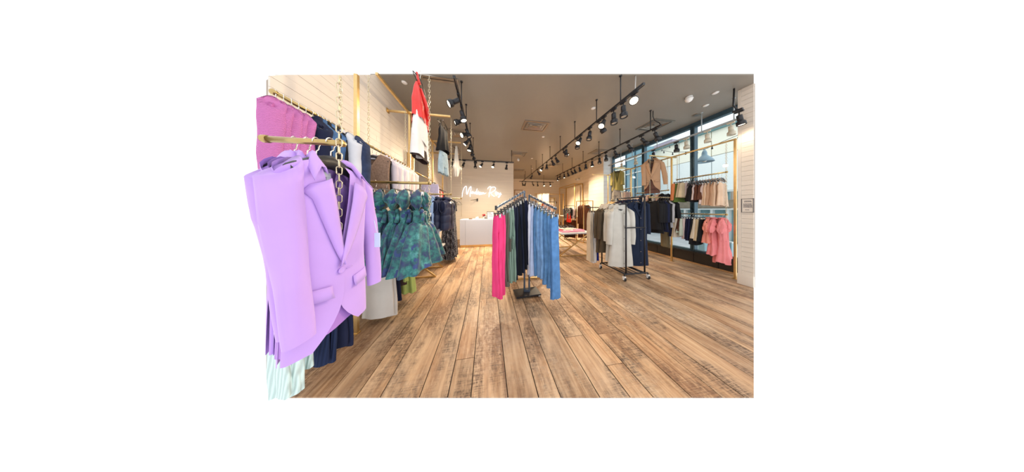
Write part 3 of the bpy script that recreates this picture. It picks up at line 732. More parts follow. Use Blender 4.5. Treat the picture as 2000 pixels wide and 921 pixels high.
def top(mat, name='shirt', cat='top', hw=.20, L=.58, sl=.5, neck=.075, dipf=.07, dipb=.02, v=False, th=.045, flare=1.05, folds=(5, .002, .008), collar=None, sr=(.062, .045), out=.03, fwd=0, straps=False, seed=0, trim=None, placket=False, tag=False, hood=False, lapel=False, hem=0, cut=None, drop=.07):
    z0 = -.085
    prof = [(0, hw, .012), (.06, hw * .99, th * .8), (.2, hw * .93, th), (.55, hw * .90, th * 1.05), (1, hw * flare, th * 1.15)]
    tl = topline(neck, dipf, dipb, hw=hw, v=v, drop=drop)
    rd = random.Random(seed); ph = rd.uniform(0, 6)
    bot = lambda x: -.085 - L + hem * math.sin(x * 9 + ph) + (.05 * (x / hw) ** 2 if cut == 'curved' else 0)
    o = part(name, shell(prof, tl, bot, folds=folds, seed=seed), mat, cat=cat)
    if sl:
        for s in (-1, 1): part('sleeve', sleeve(s, hw - .015, z0 - drop * .9, sl, *sr, out=out, fwd=fwd, seed=seed), mat, o)
    if collar:
        rings = []
        for k_ in range(4):
            rr = [(0, .0), (.004, .035), (.012, .04), (.014, .006)][k_]; ring = []
            for j in range(20):
                a = 2 * PI * j / 20; d = dipf * .75 * max(0, -math.sin(a)); 
                ring.append(((neck + rr[0]) * math.cos(a), (.045 + rr[0]) * math.sin(a), z0 + .005 + rr[1] - d))
            rings.append(ring)
        part('collar', MB().loft(rings, False, False), trim or mat, o)
    if hood:
        mb = MB(); rings = []
        for i in range(13):
            t = i / 12; a = R(-118 + 236 * t); rr = .030 + .036 * math.sin(PI * t) ** .8
            c = Vector((.098 * math.sin(a), -.004 + .045 * math.cos(a), z0 + .012 + .03 * math.cos(a) - .05 * (1 - math.sin(PI * t)) ** 2))
            rings.append([c + Vector((rr * math.cos(b) * .85 * (1 + .1 * math.sin(3 * b + i)), rr * .8 * math.sin(b), rr * math.sin(b + .9))) for b in [2 * PI * j / 12 for j in range(12)]])
        mb.loft(rings); part('hood', mb, trim or mat, o)
    fy = lambda x, z: -th * 1.02 * math.sqrt(max(0, 1 - (x / (hw * .95)) ** 2)) - .004
    if placket or lapel:
        zb = z0 - L + .02; zt_ = z0 - dipf
        part('placket', MB().box((.012, fy(0, 0) - .004, (zt_ + zb) / 2), (.03, .008, zt_ - zb)), mat, o)
        mb = MB()
        for i in range(5): mb.lathe([(.008, 0), (.008, .004), (.001, .005)], 10, (.012, fy(0, 0) - .008, zt_ - .05 - i * (zt_ - zb - .1) / 4), Matrix.Rotation(R(90), 3, 'X'))
        part('button', mb, M('small_button', (.25, .2, .17), .4), o)
    if lapel:
        for s in (-1, 1):
            zz = z0 - dipf
            part('lapel', flat_panel([(s * p[0], fy(p[0], 0) - .006 - .004 * (p[0] > .05), p[1]) for p in ((neck * .9, z0 + .005), (neck + .055, z0 - dipf * .45), (neck + .03, z0 - dipf * .5), (.012, zz - .02))]), mat, o)
    if straps:
        for s in (-1, 1): part('strap', MB().tube([(s * hw * .62, 0, z0 - .02), (s * hw * .62, -.02, z0 - .10), (s * hw * .66, -.03, z0 - .18)], .005, 5), mat, o)
    if tag:
        part('care_label', MB().box((0, th * .35, z0 - .05), (.055, .004, .026)), PAPER, o)
    return o
def cami(mat, L=.46, hw=.17, seed=0, name='camisole', cat='top', flare=1.12, tag=False, hem=.012, folds=(6, .004, .014)):
    z0 = -.10
    prof = [(0, hw * .86, .02), (.12, hw * .95, .04), (.4, hw * .9, .045), (1, hw * flare, .06)]
    tl = lambda x, front: -.235 + .05 * min(1, abs(x) / hw) * (1 if front else .2) - (.0 if front else .01)
    o = part(name, shell(prof, tl, lambda x: -.235 - L + hem * math.sin(x * 14 + seed), folds=folds, seed=seed), mat, cat=cat)
    for s in (-1, 1): part('strap', MB().tube([(s * hw * .75, -.03, -.20), (s * hw * .6, -.01, -.14), (s * hw * .52, 0, -.095), (s * hw * .6, .02, -.16), (s * hw * .7, .03, -.22)], .005, 5), mat, o)
    if tag: part('care_label', MB().box((0, .03, -.23), (.05, .004, .03)), PAPER, o)
    return o
def skirt(mat, L=.42, wt=.13, wb=.2, th=.04, pleats=9, seed=0, name='skirt', amp=.012, band=True, z0=-.125, tie=None, thb=1.35, xo=None):
    prof = [(0, wt, th * .7), (.1, wt * 1.06, th), (1, wb, th * thb)]
    o = part(name, shell(prof, lambda x, f: z0, lambda x: z0 - L + .01 * math.sin(x * 20 + seed), folds=(pleats, amp * .2, amp), seed=seed, n=56, cap=True, xo=xo), mat, cat='skirt')
    if band:
        part('waistband', shell([(0, wt + .004, th * .72), (1, wt + .006, th * .86)], lambda x, f: z0 + .006, lambda x: z0 - .035, m=2, folds=(3, 0, 0), wr=0), mat, o)
    if tie: part('lining', shell([(0, wb * .9, th * 1.1), (1, wb * 1.02, th * 1.3)], lambda x, f: z0 - L * .85, lambda x: z0 - L - .05 + .015 * math.sin(x * 30), folds=(pleats, .01, .016), seed=seed + 5), tie, o)
    return o
def trousers(mat, L=1.02, wt=.1, wb=.085, th=.03, seed=0, name='trousers', flare=1.0, pocket=None, cuff=0, cat='trousers', off=.045, z0=-.12, hem=0, seam=None):
    rd = random.Random(seed)
    rise = .22
    o = part(name, shell([(0, wt * .78, th * .6), (1, wt * .8, th * .6)], lambda x, f: z0, lambda x: z0 - rise, folds=(3, .0, .001), seed=seed, m=4, n=24, cap=True, capb=True, wr=0), mat, cat=cat)
    part('waistband', shell([(0, wt * .80, th * 1.05), (1, wt * .84, th * 1.12)], lambda x, f: z0 + .004, lambda x: z0 - .036, m=2, folds=(3, 0, 0), wr=0), mat, o)
    for k_, s in enumerate((-1, 1)):                    # folded lengthwise: one leg lies in front of the other
        y = s * off * .42; x = s * .008
        lg = shell([(0, wt * .80, th * .62), (.12, wt * .98, th * .74), (.3, wt * .95, th * .72), (.65, (wt * .86 + wb) / 2, th * .70), (1, wb * flare, th * .85)], lambda xx, f: z0 - .012, lambda xx: z0 - L - s * .012 + hem * math.sin(xx * 30 + seed), folds=(3, .001, .010), seed=seed + 31 * k_, n=32, m=22, wr=.007, xo=lambda t: .012 * math.sin(4 * t + seed))
        lg.v = [(vx + x, vy + y, vz) for vx, vy, vz in lg.v]
        leg = part('trouser_leg', lg, mat, o)
        if cuff: part('cuff', shell([(0, wb * flare + .006, th * .85), (1, wb * flare + .008, th * .9)], lambda xx, f: z0 - L - s * .012 + cuff, lambda xx: z0 - L - s * .012, m=2, folds=(3, .002, .002), n=24), mat, leg)
        if pocket: part('pocket', MB().box((s * .05, y - s * -.0 - th * .62 * (1 if s < 0 else -1) * 1.0, z0 - .48), (.1, .012, .15)).box((s * .05, y - th * .66 * (1 if s < 0 else -1), z0 - .40), (.106, .016, .04)), mat, leg)
    return o
def shorts(mat, L=.3, wt=.16, wb=.19, th=.04, seed=0, name='shorts', hem=.0, z0=-.125, cap=True, lining=None):
    o = part(name, shell([(0, wt, th * .7), (.3, wt * 1.08, th), (1, wb, th * 1.1)], lambda x, f: z0, lambda x: z0 - L * .6 - .05 * (1 - min(1, abs(x) / wt)), folds=(4, .002, .005), seed=seed, cap=True), mat, cat='shorts')
    part('waistband', shell([(0, wt + .004, th * .75), (1, wt + .008, th * .85)], lambda x, f: z0 + .005, lambda x: z0 - .038, m=2, folds=(3, 0, 0), wr=0), mat, o)
    for s in (-1, 1):
        lg = shell([(0, wb * .50, th * .9), (1, wb * .56, th * 1.05)], lambda x, f: z0 - L * .45, lambda x: z0 - L + hem * math.sin(x * 60), folds=(4, .002, .006), seed=seed + s, n=26, m=8)
        lg.v = [(a + s * wb * .49, b, c) for a, b, c in lg.v]; part('shorts_leg', lg, mat, o)
        part('pocket', MB().box((s * wt * .55, -th * 1.02, z0 - .075), (.075, .006, .004)), mat, o)
    if lining: part('lining', shell([(0, wb * .95, th * .9), (1, wb * 1.0, th * .95)], lambda x, f: z0 - L * .8, lambda x: z0 - L - .02, m=3, folds=(4, .003, .004)), lining, o)
    return o

# the lilac blazers -------------------------------------------------
LILAC = fab('lilac_crepe', (.52, .32, .76), .05, bs=26, bump=.12, rough=.7, sheen=.15)
LILACD = fab('lilac_lining', (.42, .21, .62), .08, rough=.45)
def blazer(seed=0, hw=.19, L=.78, mat=LILAC, lin=LILACD, name='blazer', th=.058, sl=.62, btn=True, short=1.0, tag=True, hero=True, gap=0):
    z0 = -.105; drop = .075; nk = .078; off = -.022; vd = .47 * short
    cz = z0 - vd                                           # button height
    Wd = lambda z: lerp([(0, hw, .02), (.05, hw * .985, .05), (.22, hw * .93, th), (.55, hw * .84, th * 1.02), (1, hw * .91, th * 1.1)], min(1, max(0, (z0 - z) / L)))
    def fy(x, z):
        a, b = Wd(z); return -b * max(0, 1 - (abs(x) / a) ** 2.2) ** .5
    # back half and two front halves, open down the V and below the button
    mb = MB(); n = 16; m = 22
    def grid(fn):
        vs = [fn(i / n, j / m) for j in range(m + 1) for i in range(n + 1)]
        fs = [(j * (n + 1) + i, j * (n + 1) + i + 1, (j + 1) * (n + 1) + i + 1, (j + 1) * (n + 1) + i) for j in range(m) for i in range(n)]
        mb.add(vs, fs, True)
    def shoulder(x): 
        q = max(0, (abs(x) - nk) / (hw - nk)); return z0 - drop * q ** 1.1
    def back(u, v):
        x_ = -1 + 2 * u; z = 0; zt = shoulder(x_ * hw) - .015 * (1 - min(1, abs(x_) * hw / nk)) ** 2
        z = zt + (z0 - L - zt) * v; a, b = Wd(z); x = a * math.sin(x_ * PI / 2); 
        return (x, b * max(0, 1 - (abs(x) / a) ** 2.2) ** .5 + .006 * math.sin(7 * x_ + v * 3) * v, z)
    grid(back)
    back_mb = mb
    o = part(name, back_mb, mat, cat='blazer')
    def edge(z):                                           # where the front edge of a panel runs
        if z > cz: return nk * max(0, (z - cz) / vd) * 1.0 - .014
        return -.014 + .115 * max(0, (cz - .10 - z) / (L - vd - .10)) ** 2.2 + gap * min(1, (cz - z) / .12)
    for s in (-1, 1):
        mb = MB()
        def front(u, v):
            zt = shoulder(hw * (nk / hw + (1 - nk / hw) * u)); z = zt + (z0 - L + .035 * (1 - u) ** 2 * 0 - zt) * v
            a, b = Wd(z); e = edge(z); x = e + (a - e) * math.sin(u * PI / 2)
            return (s * x + off * (1 - u) ** 1.5, fy(x, z) - (.003 if s > 0 else 0) - .004 * math.sin(5 * u + 4 * v + s) * v + .0, z)
        grid(front)
        pn = part('front_panel', mb, mat, o)
        # lapel folded back along the V, with its notch
        def lp(x, z, up=.010): return (s * x + off * max(0, 1 - x / .12), fy(min(x, hw * .93), z) - up, z)
        ln = MB(); rows = 12
        zs_ = [z0 - .075 + (cz + .0 - z0 + .075) * i / rows for i in range(rows + 1)]; vs = []
        for i, z in enumerate(zs_):
            t = i / rows; e = edge(z); wdt = .088 * (1 - t) ** .62 + .002 if t > .06 else .075
            if .06 < t < .14: wdt = .10
            for k_ in range(5): q = k_ / 4; vs.append(lp(e + wdt * q, z - .035 * q * (1 - t), .016 - .008 * q + .010 * math.sin(PI * q) * (1 - t * .6)))
        fs = [(i * 5 + k_, i * 5 + k_ + 1, i * 5 + k_ + 6, i * 5 + k_ + 5) for i in range(rows) for k_ in range(4)]
        ln.add(vs, fs, True)
        lo = part('lapel', ln, mat, o); sm = lo.modifiers.new('thickness', 'SOLIDIFY'); sm.thickness = .004
        # collar half: stands at the neck and falls onto the lapel
        cl = MB(); vs = []
        for i in range(11):
            t = i / 10; a = R(90 - 130 * t); nx = nk * math.cos(a) * 1.02 if t < .75 else nk + (t - .75) * .05
            nx = nk * min(1, .15 + 1.35 * t) if t < .7 else nk * 1.0 + .0 * t
            ny = .045 - .10 * t; nz = z0 + .012 - (.0 if t < .55 else .16 * (t - .55))
            for k_, (dx, dz, dy) in enumerate(((0, 0, 0), (.004, .026, .004), (.016, .03, .010), (.034, .002, .004), (.05 + .012 * t, -.026 - .01 * t, -.012 * t))):
                vs.append((s * (nx + dx * (.35 + .65 * t)), ny + (dy if t > .3 else dy + dx * (1 - t)) - .012 * t, nz + dz))
        cl.add(vs, [(i * 5 + k_, i * 5 + k_ + 1, i * 5 + k_ + 6, i * 5 + k_ + 5) for i in range(10) for k_ in range(4)], True)
        co = part('collar', cl, mat, o); sm = co.modifiers.new('thickness', 'SOLIDIFY'); sm.thickness = .004
        # flap pocket
        mb = MB(); zt = cz - .075; vs = []
        for i in range(7):
            x = .052 + .09 * i / 6
            for k_ in range(3): z = zt + .012 * i / 6 - .052 * k_ / 2; vs.append(lp(x, z, .006 + .003 * k_ + (.006 if k_ == 2 and i == 0 else 0)))
        mb.add(vs, [(i * 3 + k_, i * 3 + k_ + 1, i * 3 + k_ + 4, i * 3 + k_ + 3) for i in range(6) for k_ in range(2)], True)
        po = part('pocket_flap', mb, mat, o); sm = po.modifiers.new('thickness', 'SOLIDIFY'); sm.thickness = .004
        part('sleeve', sleeve(s, hw - .012, z0 - drop * .88, sl, .078, .056, out=.085 if s > 0 else .0, fwd=.055 if s < 0 else .0, y=-.012 if s < 0 else .005, seed=seed, n=22, flat=.72, ysq=.5), mat, o)
    if btn:
        part('button', MB().lathe([(.0135, 0), (.0145, .003), (.012, .006), (.009, .0045), (.001, .0045)], 16, (off - .004, fy(0, cz - .02) - .006, cz - .022), Matrix.Rotation(R(90), 3, 'X')).tube([(.0, fy(0, cz) - .007, cz - .022), (.03, fy(.03, cz) - .006, cz - .021)], .0018, 5), mat, o)
    mb = MB(); vs = []
    if hero: part('lining', shell([(0, hw * .8, .02), (.2, hw * .86, th * .7), (1, hw * .9, th * .85)], lambda x, f: z0 - .10 if not f else z0 - vd - .05, lambda x: z0 - L + .03, folds=(4, .001, .006), seed=seed), lin, o)
    if tag: part('care_label', MB().box((0, .030, z0 - .045), (.06, .004, .022), Matrix.Rotation(R(-8), 3, 'X')).box((.022, .030, z0 - .066), (.022, .004, .02)), PAPER, o)
    return o
for i, (x, y, rz) in enumerate(((-.735, .832, 88), (-.795, .835, 95), (-.835, .84, 99))):
    lab = ('front lilac blazer with the chain hanging before it', 'lilac blazer just behind the front one', 'lilac blazer deepest on the brass rail')[i]
    b_ = hang(blazer, (x, y, 1.714), R(rz), lab, 'suit', 'lilac blazers', jig=0, th=.058 if i == 0 else .034, hero=i == 0, L=.78 if i == 0 else .755, hw=.19 if i == 0 else .165, sx=.97 if i == 0 else .85)
    if i == 0:
        part('swing_tag', MB().box((.185, -.07, -.50), (.004, .03, .085)).tube([(.18, -.055, -.38), (.183, -.063, -.43), (.185, -.07, -.46)], .0015, 5), M('pale_blue_tag', (.6, .75, .9), .5), b_)
hanger((-.885, .84, 1.714), R(104), 'suit', 'empty black wooden hanger at the wall end of the blazer rail', sx=.8)

# wall rail of the first bay ------------------------------------------
PINK = knit_mat('pink_chunky', (.74, .24, .57), 120, .75)
NAVY = fab('navy', (.012, .016, .045)); DENIMD = fab('dark_denim', (.030, .045, .10), .35, vs=20)
DENIM = fab('mid_denim', (.075, .16, .33), .35, vs=14); BLACKC = fab('black', (.012, .012, .014)); SHEER = fab('sheer_grey_white', (.62, .63, .67), .1)
WHITEC = fab('white', (.80, .78, .76), .06); MINT = knit_mat('mint_cable', (.62, .78, .76), 34, 1.45); NAVYK = knit_mat('navy_ribbed', (.02, .03, .075), 30, 1.5)
X0 = BX + .03
place = 'on the sweater rail'
for i, y in enumerate((1.26, 1.30, 1.342, 1.385, 1.43)):
    hang(top, (X0, y, 2.19), R(-47), 'pink cable knit sweater, %s from the near end %s' % (ORD[i], place), 'black', 'pink knit sweaters', jig=1, mat=PINK, name='knit_sweater', cat='sweater', hw=.2, L=.52, sl=.42, th=.03, sr=(.05, .04), out=0, neck=.08)
for i, (y, mt, nm, lab, kw) in enumerate(((1.47, NAVY, 'jacket', 'navy cropped jacket behind the pink sweaters', {}), (1.505, DENIM, 'denim_jacket', 'blue denim jacket behind the navy cropped jacket', {}),
        (1.54, BLACKC, 'jacket', 'black jacket behind the blue denim jacket', {}), (1.575, DENIM, 'denim_jacket', 'second blue denim jacket, near the sheer shirt', {}), (1.605, BLACKC, 'jacket', 'black jacket just before the sheer shirt', {}),
        (1.645, SHEER, 'shirt', 'sheer greyish white shirt on the sweater rail', dict(sl=.5, hw=.235)), (1.695, DENIMD, 'denim_jacket', 'dark indigo denim jacket at the end of the sweater rail', dict(hw=.255, L=.66, sl=.6)))):
    kk = dict(mat=mt, name=nm, cat='jacket' if 'jacket' in nm else 'shirt', hw=.185, L=.5, sl=.45, th=.028, out=.01, neck=.08, collar=True); kk.update(kw)
    hang(top, (X0, y, 2.19), R(-30 if y < 1.62 else -12), lab, 'black', None, jig=2, **kk)
# low rail behind the blazers
for i, (y, x, mt, lab, kw) in enumerate(((1.135, -1.225, MINT, 'pale mint cable knit trousers below the lilac blazers', dict(L=.90, wt=.06, wb=.05)), (1.22, -1.26, MINT, 'second pale mint knit trousers just behind the first', dict(L=.83, wt=.06, wb=.05)),
        (1.36, -1.29, NAVYK, 'navy ribbed knit trousers below the lilac blazers', dict(L=.93, wt=.12, wb=.11)), (1.46, -1.29, NAVY, 'navy cloth trousers behind the ribbed navy pair', dict(L=.90, wt=.13, wb=.13)))):
    hang(trousers, (x, y, 1.27), 0, lab, 'clip', None, jig=0, mat=mt, **kw)

# wall rail of the second bay ------------------------------------------
LACE = fab('tan_lace', (.38, .245, .175), .35, vs=60, bump=.9, bs=110); LAV = fab('pale_lavender', (.62, .57, .66), .08); IVORY = fab('ivory', (.74, .70, .64), .06); BLUSH = fab('blush', (.72, .56, .53), .08); STONE = fab('stone_beige', (.64, .61, .57), .08, bump=.1)
seq = [(LACE, 'tan lace sleeveless top', dict(sl=0, dipf=.15, v=True, neck=.085, L=.66, hw=.205, tag=True, th=.04, drop=.05)), (BLACKC, 'black sleeveless top', dict(sl=0, L=.5)), (LAV, 'pale lavender blouse', {}), (LAV, 'pale lavender blouse', {}), (WHITEC, 'white blouse', {}),
       (LAV, 'lavender grey blouse', {}), (WHITEC, 'white shirt', {}), (IVORY, 'ivory blouse', {}), (BLUSH, 'blush striped shirt', {}), (WHITEC, 'white shirt', {}), (BLUSH, 'blush blouse', {}), (WHITEC, 'white long shirt', dict(L=.62))]
for i, (mt, d, kw) in enumerate(seq):
    kk = dict(mat=mt, name='blouse', hw=.19, L=.56, sl=.46, th=.026, out=.01, collar=i > 1, placket=i > 5); kk.update(kw)
    hang(top, (BX, 2.16 + i * .069, 2.19), 0, '%s, %s on the tan lace rail' % (d, ORD[i]), 'black', None, jig=3, **kk)
GREENL = fab('lime_green', (.42, .52, .16), .1); BROWND = fab('dark_brown', (.045, .028, .025), .1)
for i, (y, x, mt, lab, fn, kw) in enumerate(((2.10, BX + .12, STONE, 'stone beige wide trousers below the teal dresses', trousers, dict(L=1.12, wt=.16, wb=.17, th=.045)),
        (2.24, BX + .14, NAVY, 'navy trousers beside the stone beige pair', trousers, dict(L=1.02, wt=.13, wb=.14)),
        (2.36, BX + .12, GREENL, 'lime green skirt with a dark brown layer, nearest of two', skirt, dict(L=.82, wt=.12, wb=.19, amp=.02)),
        (2.52, BX + .13, GREENL, 'lime green skirt farther along the low wall rail', skirt, dict(L=1.05, wt=.12, wb=.22, amp=.022)))):
    o = hang(fn, (x, y, 1.30), 0, lab, 'clip', None, jig=0, mat=mt, **kw)
    if i == 2: part('sash', shell([(0, .15, .05), (1, .17, .06)], lambda x, f: -.83, lambda x: -.99 + .03 * math.sin(x * 20), folds=(6, .01, .02)), BROWND, o)

# teal floral dresses: bow-tied puffed straps, smocked bodice, full skirt
def floral_dress(seed=0, full=1.0, shallow=1.0, L=.84):
    rd = random.Random(seed)
    z0 = -.33
    prof = [(0, .14, .045), (.14, .135, .05), (.2, .12, .05), (.3, .19 * full, .075 * shallow), (.65, .29 * full, .115 * shallow), (1, .36 * full, .14 * shallow)]
    o = part('floral_dress', shell(prof, lambda x, f: z0 - .02 * math.cos(x * 14), lambda x: -.10 - L + .015 * math.sin(x * 16 + seed), n=110, m=28, folds=(12, .002, .036 * full), seed=seed, wr=.012), FLORAL, cat='dress')
    sm = MB()
    for i in range(13):
        z = z0 - .01 - i * .011; n = 26
        sm.tube([((.142 - .0012 * i) * math.cos(2 * PI * j / n), .053 * math.sin(2 * PI * j / n), z + .003 * math.sin(j * 2.1 + i)) for j in range(n)], .0065, 5, closed=True, up=(0, 0, 1))
    part('smocked_bodice', sm, FLORAL, o)
    for s in (-1, 1):
        rings = []
        for i in range(17):
            t = i / 16; rr = .016 + .075 * math.sin(PI * min(1, t * 1.02)) ** 1.1 * (1.2 - .5 * t) * (1 if s > 0 else .85)
            c = Vector((s * (.095 + .045 * math.sin(PI * t)), -.015 * math.sin(PI * t), -.09 - .25 * t))
            ring = []
            for j in range(18):
                a = 2 * PI * j / 18; q = 1 + .15 * math.sin(5 * a + seed + s) + .10 * math.sin(3 * a + 6 * t + seed)
                nz = noise.noise_vector(Vector((math.cos(a) * 1.6 + seed, math.sin(a) * 1.6 + s * 3, t * 4.5))) * .030 * math.sin(PI * t); ring.append(c + Vector((rr * q * math.cos(a) * .85, rr * q * math.sin(a) * .6, rr * .22 * math.sin(a * 2 + seed))) + nz)
            rings.append(ring)
        part('puff_strap', MB().loft(rings), FLORAL, o)
        mb = MB().sphere((s * .09, -.045, z0 - .0), (.03, .022, .024), 10, 6)
        for q in (-1, 1): mb.tube([(s * .09, -.05, z0), (s * .09 + q * .03, -.07, z0 - .06), (s * .09 + q * .045, -.06, z0 - .13)], [.008, .018, .022], 8, flat=.35)
        part('knot', mb, FLORAL, o)
    part('swing_tag', MB().box((.10, -.075, z0 - .05), (.03, .003, .05)), PAPER, o)
    return o
for i, (x, kw) in enumerate(((-.80, dict(full=1.2, shallow=1.35)), (-.93, dict(full=1.0, shallow=.9)), (-1.05, dict(full=.95, shallow=.8)), (-1.17, dict(full=.9, shallow=.7)), (-1.28, dict(full=.9, shallow=.7)))):
    hang(floral_dress, (x, 1.95, FZ), R(90), 'teal floral organza dress, %s from the room end of its rail' % ORD[i], 'clip', 'teal floral dresses', jig=6, **kw)

# third bay: puffer vests and jackets -------------------------------------
PUFF = M('navy_puffer_nylon', (.022, .028, .07), .45, var=.15, vs=5, spec=.4); SKY = fab('pale_blue_denim', (.36, .50, .78), .12); OLIVEB = fab('olive_brown', (.17, .12, .065), .15)
def puffer(seed=0, L=.56, hw=.2, th=.075):
    z0 = -.09; rings = []; m = 34; n = 36; mb = MB(); tl = topline(.07, .05, .0, hw=hw, drop=.06)
    for i in range(m + 1):
        t = i / m; b = abs(math.sin(t * PI * 4.0)) ** .5; a_, b_ = lerp([(0, hw, .03), (.1, hw * .97, th * .85), (.5, hw * .92, th), (1, hw * .97, th)], t)
        ring = []
        for j in range(n):
            a = 2 * PI * j / n; x = (a_ + .012 * b) * math.copysign(abs(math.cos(a)) ** .8, math.cos(a)); y = (b_ + .016 * b * min(1, t * 8)) * math.copysign(abs(math.sin(a)) ** .8, math.sin(a))
            zt = tl(x, math.sin(a) < 0); ring.append((x, y + .004 * math.sin(9 * a + seed + 5 * t), zt + (z0 - L - zt) * t))
        rings.append(ring)
    o = part('puffer_vest', mb.loft(rings, False, False), PUFF, cat='vest')
    for s in (-1, 1):
        part('armhole', MB().tube([(s * (hw + .0), .055 * math.cos(a), -.25 + .105 * math.sin(a)) for a in [2 * PI * i / 18 for i in range(18)]], .014, 7, closed=True), PUFF, o)
        part('armhole_lining', MB().loft([[(s * (hw - .0 + d), .05 * math.cos(a), -.25 + .10 * math.sin(a)) for a in [2 * PI * i / 16 for i in range(16)]] for d in (.004, .010)]), NAVY, o)
    part('collar', MB().tube([(.08 * math.cos(a), .05 * math.sin(a), -.085 + .012 * math.sin(a)) for a in [2 * PI * i / 20 for i in range(20)]], .032, 8, closed=True, up=(0, 0, 1)), PUFF, o)
    part('hood', MB().sphere((0, .085, -.17), (.105, .05, .12), 14, 9), PUFF, o)
    part('zip', MB().box((0, -th - .014, -.36), (.012, .008, L - .06)), BLACK, o)
    return o
for i, x in enumerate((-.79, -.93)):
    hang(puffer, (x, 3.1, 1.69), R(78), ('navy puffer vest nearest the room on its rail', 'navy puffer vest tucked behind the first one')[i], 'black', 'navy puffer vests', jig=2, L=.60 if i == 0 else .57)
for i, (x, mt, lab, kw) in enumerate(((-1.02, SKY, 'pale blue long denim coat beside the puffer vests', dict(L=.86, sl=.6)), (-1.08, IVORY, 'ivory striped shirt behind the pale blue coat', dict(L=.8)), (-1.14, OLIVEB, 'olive brown jacket, front of three on the vest rail', dict(L=.7)), (-1.2, OLIVEB, 'olive brown jacket, middle of three on the vest rail', dict(L=.7)), (-1.26, OLIVEB, 'olive brown jacket, rear of three on the vest rail', dict(L=.7)), (-1.33, NAVY, 'navy jacket at the wall end of the vest rail', dict(L=.7)))):
    kk = dict(mat=mt, name='jacket', cat='jacket', hw=.2, sl=.5, th=.03, out=0, collar=True); kk.update(kw)
    hang(top, (x, 3.1, 1.69), R(88), lab, 'black', None, jig=2, **kk)
o = hang(shorts, (-1.115, 2.88, 1.78), R(70), 'blue denim shorts hanging tilted over the teal dresses', 'clip', None, jig=0, mat=DENIM, L=.22, wt=.1, wb=.11)
# fourth bay: black dotted dresses, and bare hangers
def long_dress(mat, L=1.5, seed=0, wb=.24):
    o = part('long_dress', shell([(0, .15, .02), (.1, .15, .04), (.3, .13, .045), (1, wb, .09)], topline(.06, .1, .02, hw=.15, drop=.03), lambda x: -.085 - L + .02 * math.sin(x * 25 + seed), n=60, m=22, folds=(8, .001, .022), seed=seed), mat, cat='dress')
    for s in (-1, 1): part('sleeve', sleeve(s, .14, -.11, .24, .05, .06, out=.03, seed=seed), mat, o)
    part('waist_tie', MB().tube([(.135 * math.cos(a), .05 * math.sin(a), -.53) for a in [2 * PI * i / 16 for i in range(16)]], .010, 6, closed=True, up=(0, 0, 1)), mat, o)
    return o
for i, x in enumerate((-.93, -1.02, -1.12)):
    hang(long_dress, (x, 4.25, 1.69), R(90), 'long black dotted dress, %s from the room end of its rail' % ORD[i], 'black', 'black dotted dresses', jig=5, mat=DOTS)
for i, x in enumerate((-.79, -.85)):
    hanger((x, 4.25, 1.69), R(75 + 12 * i), 'slim', ('empty slim black hanger outermost on the dotted dress rail', 'empty slim black hanger, second on the dotted dress rail')[i])
# wall rail beside the mirror
LAVS = fab('lavender_cotton', (.58, .55, .80), .08); RUST = fab('rust', (.42, .14, .06), .12); REDC = fab('red', (.55, .03, .03), .1)
for i, (y, mt, lab, fn, kw) in enumerate(((4.02, LAVS, 'pale lavender shorts on the rail beside the mirror', shorts, dict(L=.36, wt=.19, wb=.2)), (4.1, LAVS, 'second pale lavender shorts beside the mirror', shorts, dict(L=.36, wt=.17, wb=.19)))):
    hang(fn, (BX + .02, y, 2.15), 0, lab, 'clip', None, mat=mt, sx=1.6, **kw)
railing((BX, 4.3, 2.1), (BX, 5.1, 2.1), 'brass wall rail farthest along the left wall')
for i, (y, mt, lab, kw) in enumerate(((4.40, RUST, 'rust brown camisole on the farthest left rail', {}), (4.52, BLUSH, 'blush camisole on the farthest left rail', {}), (4.64, REDC, 'dark red camisole on the farthest left rail', {}), (4.8, BLACKC, 'black camisole on the farthest left rail', {}))):
    hang(cami, (BX, y, 2.1), 0, lab, 'black', None, mat=mt, L=.3)

# outfits hanging high from the arms ----------------------------------------
RED = fab('red_satin', (.75, .035, .03), .18, rough=.38, spec=.5, bump=.1); SKIRTW = fab('white_leather', (.76, .73, .70), .06, rough=.5, bump=.06)
PALED = fab('bleached_denim', (.42, .55, .62), .25, vs=16)
def red_top(seed=0):
    o = part('satin_top', shell([(0, .03, .012), (.25, .09, .03), (.6, .15, .055), (1, .165, .06)], lambda x, f: -.19 - .25 * (x + .03), lambda x: -.62 - .14 * x, folds=(5, .002, .018), seed=seed, n=44, xo=lambda t: -.08 * (1 - t) + .0), RED, cat='top')
    part('shoulder_strap', MB().tube([(-.10, 0, -.085), (-.09, -.01, -.15), (-.08, -.02, -.2)], [.012, .014, .02], 7), RED, o)
    part('draped_fold', MB().tube([(-.07, -.03, -.24), (-.01, -.065, -.38), (.07, -.07, -.5), (.14, -.03, -.57)], [.012, .022, .022, .012], 8), RED, o)
    return o
RX = -.80
hang(red_top, (RX, 1.93, 3.03), R(93), 'red satin one shoulder top hanging high on the left', 'slim', None, jig=0)
hang(shorts, (RX + .005, 1.93, 2.63), R(93), 'white leather shorts hanging below the red satin top', None, None, jig=0, mat=SKIRTW, L=.50, wt=.15, wb=.19, th=.05, lining=BROWND)
hang(cami, (-.87, 3.1, 3.21), R(75), 'black camisole hanging from a gold arm', 'slim', None, jig=0, mat=BLACKC, L=.44, hw=.14, flare=1.35, hem=.04)
hang(shorts, (-.865, 3.1, 2.63), R(75), 'bleached denim shorts hanging below the black camisole', None, None, jig=0, mat=PALED, L=.42, wt=.125, wb=.16, hem=.012)
